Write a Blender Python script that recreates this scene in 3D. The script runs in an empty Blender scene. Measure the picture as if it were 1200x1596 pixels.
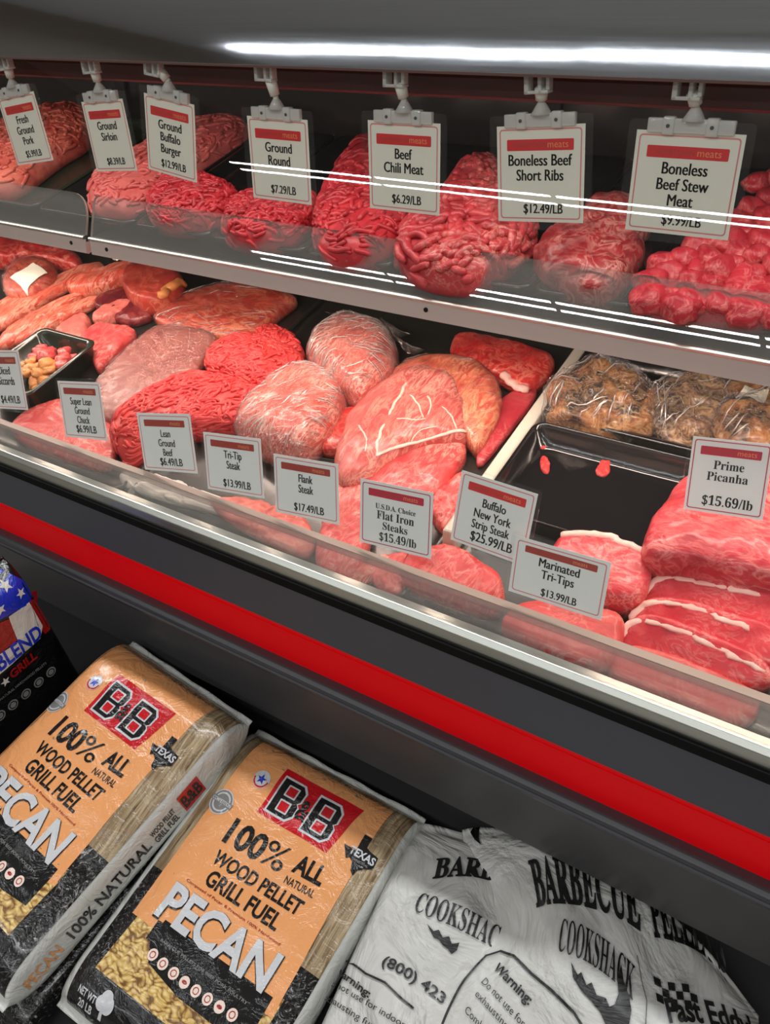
import bpy, bmesh, math, random
from math import sin, cos, pi, radians
from mathutils import Vector, Matrix, noise
random.seed(7)
S = bpy.context.scene
COL = S.collection
V3 = Vector
CH = 1.55                                   # camera height above the shop floor
# ------------------------------------------------------------------ camera
F_PX, YAW, PIT, ROLL = 1325.77, .58801, .538483, .0109925
_F = V3((-sin(YAW)*cos(PIT), cos(YAW)*cos(PIT), -sin(PIT)))
_R0 = V3((cos(YAW), sin(YAW), 0)); _D0 = _F.cross(_R0)
_R = _R0*cos(ROLL)+_D0*sin(ROLL); _D = -_R0*sin(ROLL)+_D0*cos(ROLL)
cam = bpy.data.objects.new('camera', bpy.data.cameras.new('camera')); COL.objects.link(cam)
cam.matrix_world = Matrix(((_R.x, -_D.x, -_F.x, 0), (_R.y, -_D.y, -_F.y, 0), (_R.z, -_D.z, -_F.z, CH), (0, 0, 0, 1)))
cam.data.sensor_fit = 'VERTICAL'; cam.data.sensor_height = 36; cam.data.lens = F_PX/1596*36
cam.data.clip_start = .02
S.camera = cam
# ------------------------------------------------------------------ world, lamps, exposure
W = bpy.data.worlds.new('world'); S.world = W; W.use_nodes = True
W.node_tree.nodes['Background'].inputs[0].default_value = (.8, .85, .9, 1)
W.node_tree.nodes['Background'].inputs[1].default_value = .25
S.view_settings.view_transform = 'Standard'; S.view_settings.look = 'None'
S.view_settings.gamma = 1; S.view_settings.use_curve_mapping = False
S.view_settings.exposure = 0.14
S.cycles.transparent_max_bounces = 32; S.cycles.max_bounces = 8
def area(name, loc, rot, sx, sy, L, col=(1, 1, 1)):
    l = bpy.data.lights.new(name, 'AREA'); l.shape = 'RECTANGLE'; l.size = sx; l.size_y = sy
    l.energy = L*pi*sx*sy; l.color = col
    o = bpy.data.objects.new(name, l); o.location = loc; o.rotation_euler = rot; COL.objects.link(o); return o
ROWY, ROWZ = -4.6, CH+1.6                    # two rows of ceiling tubes running along the counter
COOL = (.95, .98, 1)
for dy in (-.09, .09):
    for k in range(8): area('ceiling_tube', (-6.3+.85+1.75*k, ROWY+dy, ROWZ), (0, 0, 0), 1.70, .05, 42, COOL)
area('ceiling_tube', (-1, -1.6, ROWZ), (0, 0, 0), 8, .12, 26, COOL)  # added row, out of view: front key for cards, bands and bags
area('ceiling_tube', (-1, 1.3, ROWZ+.1), (0, 0, 0), 8, .12, 34, COOL)
area('canopy_tube', (-1.5, 1.16, CH-.118), (radians(14), 0, 0), 5.0, .08, 6.0, (1, .93, .86))
area('shelf_tube', (-1.6, 1.235, CH-.462), (radians(8), 0, 0), 4.6, .03, 32, (1, .78, .66))
# ------------------------------------------------------------------ pixel -> point on a real plane
def ray(u, v): return _F*(F_PX/1000)+_R*((u-600)/1000)+_D*((v-798)/1000)
def hit(u, v, z0, y0, s):                    # plane z = z0 + s*(y-y0), heights relative to the camera
    r = ray(u, v); t = (z0-s*y0)/(r.z-s*r.y); q = r*t
    return V3((q.x, q.y, q.z+CH))
DECK = (-.86, .93, .30)
SHELF = (-.405, 1.20, .30)
def onp(pl, u, v, h=0): return hit(u, v, pl[0]+h, pl[1], pl[2])
# ------------------------------------------------------------------ object helpers
def link(name, mesh, mats, parent=None, smooth=True):
    o = bpy.data.objects.new(name, mesh); COL.objects.link(o)
    for m in (mats if isinstance(mats, (list, tuple)) else [mats]): mesh.materials.append(m)
    if smooth:
        mesh.polygons.foreach_set('use_smooth', [True]*len(mesh.polygons))
    if parent is not None: o.parent = parent
    return o
def mesh_of(name, vs, fs):
    m = bpy.data.meshes.new(name); m.from_pydata([tuple(v) for v in vs], [], fs); m.update(); return m
def tag(o, label=None, cat=None, group=None, kind=None):
    if label: o['label'] = label
    if cat: o['category'] = cat
    if group: o['group'] = group
    if kind: o['kind'] = kind
    return o
def empty(name, loc, label=None, cat=None, group=None):
    o = bpy.data.objects.new(name, None); COL.objects.link(o); o.location = loc; o.empty_display_size = .02
    return tag(o, label, cat, group)
def bmobj(name, bm, mats, parent=None, smooth=False, off=None):
    m = bpy.data.meshes.new(name)
    bmesh.ops.recalc_face_normals(bm, faces=bm.faces); bm.to_mesh(m); bm.free()
    if off is not None: m.transform(Matrix.Translation(-V3(off)))
    return link(name, m, mats, parent, smooth)
def bx(bm, x0, x1, y0, y1, z0, z1, bev=0):
    r = bmesh.ops.create_cube(bm, size=1)
    for v in r['verts']:
        v.co = V3((x0+(v.co.x+.5)*(x1-x0), y0+(v.co.y+.5)*(y1-y0), z0+(v.co.z+.5)*(z1-z0)))
    if bev:
        es = list({e for v in r['verts'] for e in v.link_edges})
        bmesh.ops.bevel(bm, geom=es, offset=bev, segments=2, affect='EDGES', profile=.5)
def cyl(bm, p0, p1, r0, r1=None, seg=16):
    p0, p1 = V3(p0), V3(p1); d = p1-p0
    m = Matrix.Translation((p0+p1)/2) @ d.to_track_quat('Z', 'Y').to_matrix().to_4x4()
    bmesh.ops.create_cone(bm, cap_ends=True, segments=seg, radius1=r0, radius2=r0 if r1 is None else r1, depth=d.length, matrix=m)
def extrude_x(prof, x0, x1):                 # closed (y,z) profile swept along x; z relative to the camera
    bm = bmesh.new(); n = len(prof)
    a = [bm.verts.new((x0, y, z+CH)) for y, z in prof]; b = [bm.verts.new((x1, y, z+CH)) for y, z in prof]
    for i in range(n): bm.faces.new((a[i], a[(i+1) % n], b[(i+1) % n], b[i]))
    bm.faces.new(a[::-1]); bm.faces.new(b)
    return bm
# ------------------------------------------------------------------ materials
def newmat(name):
    m = bpy.data.materials.new(name); m.use_nodes = True; nt = m.node_tree; nt.nodes.clear()
    out = nt.nodes.new('ShaderNodeOutputMaterial'); return m, nt, out
def N(nt, t, **k):
    n = nt.nodes.new(t)
    for a, v in k.items(): setattr(n, a, v)
    return n
def sock(nt, node, key, val):
    s = node.inputs[key]
    if hasattr(val, 'links'): nt.links.new(val, s)
    else: s.default_value = val
def c4(c): return (c[0], c[1], c[2], 1)
def srgb(r, g, b):
    f = lambda x: (x/255/12.92) if x/255 <= .04045 else ((x/255+.055)/1.055)**2.4
    return (f(r), f(g), f(b))
def coords(nt, scale=(1, 1, 1), rot=(0, 0, 0)):
    tc = N(nt, 'ShaderNodeTexCoord'); mp = N(nt, 'ShaderNodeMapping')
    mp.inputs['Scale'].default_value = scale; mp.inputs['Rotation'].default_value = rot
    nt.links.new(tc.outputs['Object'], mp.inputs[0]); return mp.outputs[0]
def tex(nt, vec, scale, detail=3, rough=.55, dist=0):
    n = N(nt, 'ShaderNodeTexNoise'); nt.links.new(vec, n.inputs['Vector'])
    n.inputs['Scale'].default_value = scale; n.inputs['Detail'].default_value = detail
    n.inputs['Roughness'].default_value = rough; n.inputs['Distortion'].default_value = dist
    return n.outputs['Fac']
def ramp(nt, fac, stops, interp='LINEAR'):
    r = N(nt, 'ShaderNodeValToRGB'); nt.links.new(fac, r.inputs[0]); el = r.color_ramp.elements; r.color_ramp.interpolation = interp
    while len(el) < len(stops): el.new(.5)
    for e, (p, c) in zip(el, stops): e.position = p; e.color = c4(c) if len(c) == 3 else c
    return r.outputs[0]
def mixc(nt, f, a, b):
    m = N(nt, 'ShaderNodeMix', data_type='RGBA'); sock(nt, m, 0, f)
    sock(nt, m, 6, a if hasattr(a, 'links') else c4(a)); sock(nt, m, 7, b if hasattr(b, 'links') else c4(b)); return m.outputs[2]
def math_(nt, op, a, b=0.):
    m = N(nt, 'ShaderNodeMath', operation=op); sock(nt, m, 0, a); sock(nt, m, 1, b); return m.outputs[0]
def bump(nt, h, strength, dist):
    b = N(nt, 'ShaderNodeBump'); b.inputs['Strength'].default_value = strength; b.inputs['Distance'].default_value = dist
    nt.links.new(h, b.inputs['Height']); return b.outputs[0]
def bsdf(nt, out, col, rough=.5, metal=0, spec=.5, coat=0, nrm=None, coatr=.1):
    p = N(nt, 'ShaderNodeBsdfPrincipled'); sock(nt, p, 'Base Color', col if hasattr(col, 'links') else c4(col))
    sock(nt, p, 'Roughness', rough); p.inputs['Metallic'].default_value = metal; p.inputs['Specular IOR Level'].default_value = spec
    p.inputs['Coat Weight'].default_value = coat; p.inputs['Coat Roughness'].default_value = coatr
    if nrm is not None: nt.links.new(nrm, p.inputs['Normal']); 
    nt.links.new(p.outputs[0], out.inputs[0]); return p
def plain(name, col, rough=.5, metal=0, spec=.5, coat=0, bs=None, var=0):
    m, nt, out = newmat(name); v = coords(nt); c = col; nr = None
    if var: c = mixc(nt, tex(nt, v, 14, 4), [x*(1-var) for x in col], [min(1, x*(1+var)) for x in col])
    if bs: nr = bump(nt, tex(nt, v, bs[0], 4), bs[1], bs[2])
    bsdf(nt, out, c, rough, metal, spec, coat, nr); return m
def brushed(name, col, rough, dirx=True, dents=0):
    m, nt, out = newmat(name); v = coords(nt, (1, 60, 60) if dirx else (60, 1, 60))
    f = tex(nt, v, 6, 3)
    r = math_(nt, 'MULTIPLY_ADD', f, rough*.6); r.node.inputs[2].default_value = rough*.7
    c = mixc(nt, f, [x*.85 for x in col], col)
    nr = bump(nt, tex(nt, coords(nt), 5, 2), .25, dents) if dents else None
    bsdf(nt, out, c, r, 1, .5, 0, nr); return m
def glass(name, tint=(1, 1, 1), f0=.05, rough=0, haze=0, nrm=None, hazecol=(.9, .92, .9), power=5):
    m, nt, out = newmat(name)
    lw = N(nt, 'ShaderNodeLayerWeight'); lw.inputs[0].default_value = .5
    fr = math_(nt, 'MULTIPLY_ADD', math_(nt, 'POWER', lw.outputs['Facing'], power), .95); fr.node.inputs[2].default_value = f0
    tr = N(nt, 'ShaderNodeBsdfTransparent'); tr.inputs[0].default_value = c4(tint)
    base = tr.outputs[0]
    if haze:
        d = N(nt, 'ShaderNodeBsdfDiffuse'); d.inputs[0].default_value = c4(hazecol)
        mx = N(nt, 'ShaderNodeMixShader'); mx.inputs[0].default_value = haze
        nt.links.new(base, mx.inputs[1]); nt.links.new(d.outputs[0], mx.inputs[2]); base = mx.outputs[0]
    g = N(nt, 'ShaderNodeBsdfGlossy'); g.inputs['Roughness'].default_value = rough
    if nrm:
        v = coords(nt, nrm[3] if len(nrm) > 3 else (1, 1, 1)); nb = bump(nt, tex(nt, v, nrm[0], 3, .6, 1.2), nrm[1], nrm[2]); nt.links.new(nb, g.inputs['Normal'])
    mx = N(nt, 'ShaderNodeMixShader'); nt.links.new(fr, mx.inputs[0]); nt.links.new(base, mx.inputs[1]); nt.links.new(g.outputs[0], mx.inputs[2])
    nt.links.new(mx.outputs[0], out.inputs[0]); return m
def meat(name, base, dark, fat=(.8, .55, .45), veins=.0, vscale=22, stretch=(1, 1, 1), rough=.38, coat=.25, bsc=60, bstr=.35, specks=0, rot=(0, 0, 0), rs=(.32, .62)):
    base, dark = [(c[0], c[1]*.91, c[2]*.90) for c in (base, dark)]
    m, nt, out = newmat(name); v = coords(nt, stretch, rot); v0 = coords(nt)
    n1 = tex(nt, v, vscale*.6, 4, .6, .6)
    c = ramp(nt, n1, [(rs[0], dark), (rs[1], base)])
    if veins:
        n2 = tex(nt, v, vscale, 5, .62, 1.6)
        d = math_(nt, 'ABSOLUTE', math_(nt, 'SUBTRACT', n2, .5))
        k = ramp(nt, d, [(0, (1, 1, 1)), (.018+.03*veins, (.35, .35, .35)), (.05+.05*veins, (0, 0, 0))])
        n3 = tex(nt, v0, vscale*.35, 2)
        k2 = math_(nt, 'MULTIPLY', k, ramp(nt, n3, [(.5-.25*veins, (0, 0, 0)), (.62, (1, 1, 1))]))
        c = mixc(nt, math_(nt, 'MULTIPLY', k2, min(1, .45+veins*.5)), c, fat)
    if specks:
        n4 = tex(nt, v0, 130, 2)
        c = mixc(nt, math_(nt, 'MULTIPLY', ramp(nt, n4, [(.66, (0, 0, 0)), (.72, (1, 1, 1))]), specks), c, fat)
    nr = bump(nt, tex(nt, v, bsc, 5, .6, .5), bstr, .004)
    bsdf(nt, out, c, rough, 0, .35, coat*.7, nr, .12); return m
M = {}
M['steel'] = brushed('stainless_steel', (.66, .70, .76), .055, True, .0012)
M['trimd'] = plain('brown_edge_trim', srgb(98, 70, 62), .4, 0, .5, .2)
M['alu'] = brushed('aluminium_strip', (.86, .85, .80), .30)
M['rim'] = brushed('rim_metal', (.62, .63, .57), .32)
M['nose'] = plain('shelf_nose_paint', srgb(204, 188, 180), .35, 0, .5, .3)
M['grey'] = plain('charcoal_laminate', srgb(70, 70, 75), .55, 0, .4, 0, None, .06)
M['red'] = plain('red_laminate', (.86, .002, .006), .5, 0, .18, 0, None, .05)
M['blackr'] = plain('black_rubber', (.004, .004, .004), .8, 0, .15)
M['bumper'] = plain('bumper_vinyl', srgb(58, 58, 62), .32, 0, .6, .2)
M['panel'] = plain('lower_panel_paint', srgb(74, 72, 72), .38, .2, .5, .1, None, .08)
M['dark'] = plain('dark_recess', (.012, .011, .011), .7)
M['blackt'] = plain('black_tray_plastic', (.010, .010, .011), .14, 0, .7, .5, (9, .25, .01))
M['olivet'] = plain('dark_green_tray_plastic', (.02, .028, .018), .2, 0, .6, .3)
M['pan'] = plain('dark_pan', (.022, .022, .02), .3, 0, .5, .2)
M['deck'] = plain('deck_steel', (.30, .31, .28), .35, .6)
M['white'] = plain('white_divider_plastic', srgb(206, 200, 184), .35, 0, .5, .1)
M['backd'] = plain('dark_sliding_door', (.05, .045, .045), .12, .6)
M['maroon'] = plain('maroon_lamp_housing', srgb(74, 20, 18), .5, 0, .4, 0, None, .15)
M['glass'] = glass('front_glass', (.988, .992, .988), .034)
M['lip'] = glass('acrylic_lip', (.93, .935, .93), .055, 0, .085, None, (.75, .73, .70))
M['riser'] = glass('scuffed_acrylic_riser', (.95, .96, .95), .05, .02, .19, None, (.92, .88, .84))
M['acedge'] = plain('acrylic_edge', srgb(168, 150, 138), .3, 0, .5, .4)
M['railp'] = glass('clear_rail', (.92, .9, .88), .12, .05, .22, None, (.95, .85, .82))
M['clip'] = glass('clear_clip_plastic', (.92, .94, .90), .14, .05, .55, (40, .4, .004), (.97, .97, .93))
M['ball'] = plain('white_clip_joint', srgb(236, 236, 222), .3, 0, .5, .4)
M['whites'] = plain('white_plastic_sheet', srgb(228, 222, 214), .3, 0, .5, .4)
M['sleeve'] = glass('clear_card_sleeve', (.996, .996, .996), .02, .03, .01)
M['paper'] = plain('cream_card_stock', srgb(246, 245, 228), .6)
M['paperw'] = plain('white_card_stock', srgb(244, 246, 242), .6)
M['banner'] = plain('red_banner_ink', srgb(226, 40, 44), .5)
M['bannerc'] = plain('crimson_banner_ink', srgb(206, 34, 66), .5)
M['bannerd'] = plain('faded_red_banner_ink', srgb(176, 62, 52), .5)
M['btext'] = plain('muted_banner_lettering', srgb(178, 66, 48), .5)
M['ytext'] = plain('orange_banner_lettering', srgb(250, 150, 96), .5)
M['pline'] = plain('pink_border_ink', srgb(232, 140, 140), .5)
M['cline'] = plain('crimson_border_ink', srgb(204, 74, 96), .5)
M['ink'] = plain('black_print', srgb(38, 36, 34), .5)
M['inkg'] = plain('grey_print', srgb(74, 74, 76), .5)
M['wrap'] = glass('clear_plastic_wrap', (.97, .97, .97), .07, .1, .02, (55, 1., .012))
M['crease'] = glass('wrap_crease_glint', (1, .97, .94), .3, .2, .38, None, (1, .96, .90), 2)  # whitish streak tubes: wrap highlights put into colour and shape
M['wrapw'] = glass('wrinkled_roast_wrap', (.97, .97, .97), .13, .13, .03, (60, 1., .02, (1, 2.6, 1)), (1, .93, .86))
# meats
PINKF = srgb(244, 190, 170)
M['ground'] = meat('ground_beef', srgb(224, 80, 78), srgb(196, 56, 58), PINKF, 0, 30, rough=.42, coat=.2, specks=.25)
M['groundp'] = meat('pale_ground_beef', srgb(216, 112, 106), srgb(196, 84, 82), PINKF, 0, 30, rough=.45, coat=.15, specks=.35)
M['groundd'] = meat('deep_red_ground_beef', srgb(205, 56, 66), srgb(165, 36, 46), PINKF, 0, 30, rough=.4, coat=.25, specks=.18)
M['chili'] = meat('chili_meat', srgb(206, 70, 76), srgb(166, 44, 54), PINKF, .15, 26, rough=.38, coat=.3, specks=.15)
M['pork'] = meat('ground_pork', srgb(218, 116, 96), srgb(186, 66, 60), srgb(246, 190, 160), 0, 45, rough=.45, coat=.15, specks=.7)
M['marbled'] = meat('marbled_short_rib', srgb(172, 54, 58), srgb(126, 32, 40), srgb(226, 160, 146), .7, 30, rough=.36)
M['stew'] = meat('stew_beef', srgb(204, 54, 68), srgb(158, 30, 46), srgb(230, 140, 132), .35, 30, rough=.42, coat=.12)
M['brown'] = meat('browned_ground_block', srgb(176, 108, 98), srgb(146, 80, 76), srgb(214, 160, 146), .25, 50, (1, 1, 1), rough=.4, specks=.35)
M['flank'] = meat('flank_steak', srgb(202, 98, 94), srgb(170, 72, 70), srgb(232, 170, 150), .8, 26, (1.6, .5, 1), rough=.36, rot=(0, 0, .5))
M['slab'] = meat('pink_slab', srgb(222, 84, 84), srgb(192, 58, 62), srgb(242, 176, 160), .6, 30, (1.5, .6, 1), rough=.38, rot=(0, 0, -.5))
M['orange'] = meat('orange_red_flat_iron', srgb(226, 104, 76), srgb(200, 66, 52), srgb(246, 176, 130), 1.0, 26, (2, .45, 1), rough=.3, coat=.5, rot=(0, 0, .4))
M['redst'] = meat('red_steak', srgb(206, 52, 52), srgb(160, 30, 36), srgb(236, 140, 120), .8, 24, rough=.3, coat=.4)
M['deep'] = meat('deep_pink_beef', srgb(196, 64, 76), srgb(164, 44, 56), srgb(226, 140, 130), .2, 22, rough=.34)
M['wrapred'] = meat('orange_marbled_flat', srgb(206, 66, 46), srgb(160, 34, 28), srgb(238, 150, 110), .9, 18, (.7, 1.5, 1), rough=.3, coat=.5, rot=(0, 0, .5))
M['strip'] = meat('strip_steak', srgb(220, 70, 80), srgb(190, 44, 56), srgb(244, 176, 164), .6, 28, (1, 1.4, 1), rough=.36)
M['haze'] = meat('pale_steak', srgb(226, 96, 92), srgb(206, 72, 72), srgb(248, 186, 170), .5, 24, rough=.42)
M['pic'] = meat('picanha_beef', srgb(206, 66, 78), srgb(170, 42, 54), srgb(232, 140, 134), .8, 26, (.6, 1.4, 1), rough=.34, coat=.3, bstr=.5)
M['salmonst'] = meat('orange_pink_strip', srgb(232, 104, 80), srgb(200, 66, 52), srgb(252, 190, 160), .9, 30, (2.6, .35, 1), rough=.36, rot=(0, 0, .6))
M['pale'] = meat('pale_pink_cutlet', srgb(224, 130, 118), srgb(206, 104, 96), srgb(246, 190, 170), .3, 22, rough=.4)
M['roast'] = meat('roast_block', srgb(190, 74, 62), srgb(140, 44, 42), srgb(230, 150, 110), .3, 20, rough=.35)
M['purple'] = meat('dark_purple_beef', srgb(128, 44, 48), srgb(90, 28, 36), srgb(180, 100, 90), .2, 20, rough=.3)
M['tritip'] = meat('tri_tip', srgb(222, 88, 74), srgb(190, 54, 48), srgb(254, 222, 200), .75, 52, (2, .35, 1), rough=.3, coat=.6, bsc=70, bstr=.7, rot=(0, 0, -.7))  # near-white veins: fat, plus wrap highlights painted into the colour
M['fat'] = meat('beef_fat', srgb(250, 216, 204), srgb(242, 184, 172), PINKF, 0, 40, rough=.45, coat=.15, bstr=.2)
M['yfat'] = meat('yellow_fat', srgb(226, 164, 96), srgb(206, 132, 70), srgb(240, 200, 140), .2, 40, rough=.42)
M['marin'] = meat('marinated_beef', srgb(160, 102, 44), srgb(46, 26, 18), srgb(214, 168, 104), .8, 30, rough=.25, coat=.6, bsc=30, bstr=.9, rs=(.42, .57))
M['marind'] = meat('dark_marinated_beef', srgb(128, 92, 66), srgb(48, 34, 34), srgb(206, 172, 120), .8, 30, rough=.25, coat=.6, bsc=30, bstr=.9, rs=(.42, .57))
# ------------------------------------------------------------------ room shell
def struct(name, bm, m): o = bmobj(name, bm, m); o['kind'] = 'structure'; return o
def slab(name, x0, x1, y0, y1, z0, z1, m):
    bm = bmesh.new(); bx(bm, x0, x1, y0, y1, z0, z1); return struct(name, bm, m)
m_, nt, out = newmat('shop_floor_tile')
br = N(nt, 'ShaderNodeTexBrick'); nt.links.new(coords(nt), br.inputs['Vector']); br.offset = 0
br.inputs['Color1'].default_value = c4((.20, .18, .16)); br.inputs['Color2'].default_value = c4((.23, .21, .18)); br.inputs['Mortar'].default_value = c4((.07, .065, .06))
br.inputs['Scale'].default_value = 1; br.inputs['Brick Width'].default_value = .4; br.inputs['Row Height'].default_value = .4; br.inputs['Mortar Size'].default_value = .006
bsdf(nt, out, br.outputs[0], .35); M['floor'] = m_
M['wall'] = plain('shop_wall_paint', (.42, .36, .30), .8, var=.1)
M['ceil'] = plain('shop_ceiling_paint', (.86, .88, .90), .9)
RX0, RX1, RY0, RY1, RH = -8, 9, -8, 3.2, 3.5
slab('floor', RX0, RX1, RY0, RY1, -.1, 0, M['floor']); slab('ceiling', RX0, RX1, RY0, RY1, RH, RH+.1, M['ceil'])
slab('wall_back', RX0, RX1, RY1, RY1+.1, 0, RH, M['wall']); slab('wall_front', RX0, RX1, RY0-.1, RY0, 0, RH, M['wall'])
slab('wall_left', RX0-.1, RX0, RY0, RY1, 0, RH, M['wall']); slab('wall_right', RX1, RX1+.1, RY0, RY1, 0, RH, M['wall'])
def fixture(x0, x1, y, w, label, dz_=0):
    ROWZ = CH+1.6+dz_
    r = empty('ceiling_light', ((x0+x1)/2, y, ROWZ), label, 'light', 'linear shop lights')
    bm = bmesh.new(); bx(bm, x0, x1, y-w, y+w, ROWZ+.012, ROWZ+.07, .008); bmobj('housing', bm, M['ball'], r, off=r.location)
    n = max(2, int((x1-x0)/2.5))
    for k in range(n):
        x = x0+.3+(x1-x0-.6)*k/(n-1); bm = bmesh.new(); cyl(bm, (x, y, ROWZ+.06), (x, y, RH), .006)
        bmobj('hanger', bm, M['ball'], r, off=r.location)
fixture(-6.3, 7.6, ROWY, .14, 'long white linear light hanging above the aisle')
fixture(-5, 3, -1.6, .08, 'added white linear fill light hanging in front of the meat counter')
fixture(-5, 3, 1.3, .08, 'white linear light hanging directly over the meat counter', .1)
# ------------------------------------------------------------------ the refrigerated counter
CX0, CX1 = -4.3, .95
case = empty('refrigerated_display_case', (-1.7, 1.3, 0), 'long glass fronted refrigerated meat counter with red and charcoal front', 'display case')
def cpart(name, bm, m, parent=None, smooth=False):
    p = parent or case
    return bmobj(name, bm, m, p, smooth, case.location)
def cprof(name, prof, m, x0=CX0, x1=CX1, parent=None, bev=0):
    bm = extrude_x(prof, x0, x1)
    if bev: bmesh.ops.bevel(bm, geom=[e for e in bm.edges if abs(e.verts[0].co.x-e.verts[1].co.x) > .1], offset=bev, segments=2, affect='EDGES', profile=.5)
    return cpart(name, bm, m, parent)
cprof('front_rim', [(.838, -.786), (.838, -.766), (.844, -.757), (.850, -.757), (.853, -.762), (.868, -.763), (.868, -.778), (.876, -.778), (.876, -.80), (.846, -.80)], M['rim'], bev=.0012)
cprof('rim_seal', [(.832, -.800), (.832, -.7855), (.848, -.7855), (.848, -.800)], M['blackr'])
cprof('charcoal_band', [(.842, -.893), (.842, -.801), (.90, -.801), (.90, -.893)], M['grey'])
rb = cprof('red_band', [(.848, -.972), (.848, -.893), (.90, -.893), (.90, -.972)], M['red'])
cprof('red_trim_line', [(.8465, -.9085), (.8465, -.9070), (.850, -.9070), (.850, -.9085)], M['red'], parent=rb)
bp = cprof('bumper_rail', [(.832, -.972), (.824, -.978), (.822, -.988), (.826, -1.0), (.836, -1.006), (.90, -1.006), (.90, -.972)], M['bumper'], bev=.003)
cprof('bumper_insert', [(.8215, -.984), (.8195, -.987), (.8215, -.990), (.826, -.990), (.826, -.984)], M['grey'], parent=bp)
cprof('lower_panel', [(.872, -1.006), (.884, -1.178), (.892, -1.186), (.91, -1.186), (.91, -1.006)], M['panel'])
cprof('case_body', [(.915, -.90), (.915, -1.08), (1.10, -1.12), (1.10, -1.545), (1.80, -1.545), (1.80, -.90)], M['dark'])
# deck
dz = lambda y: DECK[0]+DECK[2]*(y-DECK[1])
cprof('deck_floor', [(.905, dz(.905)-.004), (.905, dz(.905)-.03), (1.74, dz(1.74)-.03), (1.74, dz(1.74)-.004)], M['deck'])
cprof('front_well_wall', [(.880, -.80), (.895, -.80), (.905, -.895), (.890, -.90)], M['deck'])
# riser panel and card rail
cprof('riser_panel', [(.934, -.775), (.938, -.775), (.938, dz(.936)), (.934, dz(.936))], M['riser'])
rl = cprof('card_rail', [(.930, -.764), (.930, -.777), (.934, -.777), (.934, -.768), (.939, -.768), (.939, -.777), (.943, -.777), (.943, -.764)], M['railp'], bev=.0008)
cprof('rail_edge', [(.9285, -.7640), (.9285, -.7625), (.9445, -.7625), (.9445, -.7640)], M['acedge'], parent=rl)
# front glass
GB, GT = (.866, -.775), (1.048, -.080)
gt = .006
gl = cprof('front_glass', [GB, GT, (GT[0]+gt, GT[1]-.001), (GB[0]+gt, GB[1]-.001)], M['glass'])
# canopy: curved stainless hood
R_, e0 = 1.5, radians(8.8); pr = []
cy, cz = 1.050+R_*cos(e0), -.0735-R_*sin(e0)
for k in range(25):
    a = e0+radians(9)*k/24; pr.append((cy-R_*cos(a), cz+R_*sin(a)))
inner = [(y+.012, z-.002) for y, z in pr[::-1]]
vs, fs = [], []
for sheet in (pr, inner):
    o_ = len(vs)
    for y, z in sheet: vs += [(CX0, y, z+CH), (CX1, y, z+CH)]
    fs += [(o_+2*k, o_+2*k+1, o_+2*k+3, o_+2*k+2) for k in range(len(sheet)-1)]
hood = link('canopy_hood', mesh_of('canopy_hood', [V3(v)-case.location for v in vs], fs), M['steel'], case, True)
cprof('canopy_edge_trim', [(1.047, -.0768), (1.047, -.0736), (1.064, -.0736), (1.064, -.0768)], M['trimd'])
cprof('lamp_housing', [(1.125, -.078), (1.125, -.108), (1.135, -.112), (1.19, -.100), (1.19, -.078)], M['maroon'])
cprof('canopy_roof', [(1.062, -.075), (1.80, -.075), (1.80, .17), (1.78, .17), (1.78, -.065), (1.062, -.065)], M['dark'])
cprof('rear_door', [(1.745, dz(1.745)), (1.745, -.075), (1.765, -.075), (1.765, dz(1.745))], M['backd'])
for x in (-3.3, -2.0, -.75, .5):
    bm = bmesh.new(); bx(bm, x-.02, x+.02, 1.735, 1.745, CH+dz(1.74), CH-.076, .002); cpart('door_stile', bm, M['dark'])
for nm, x in (('end_panel', CX0-.03), ('end_panel', CX1)):
    bm = extrude_x([(.85, -.80), (1.80, -.80), (1.80, .17), (1.10, .16), (1.045, -.08)], x, x+.03); cpart(nm, bm, M['grey'])
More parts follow.
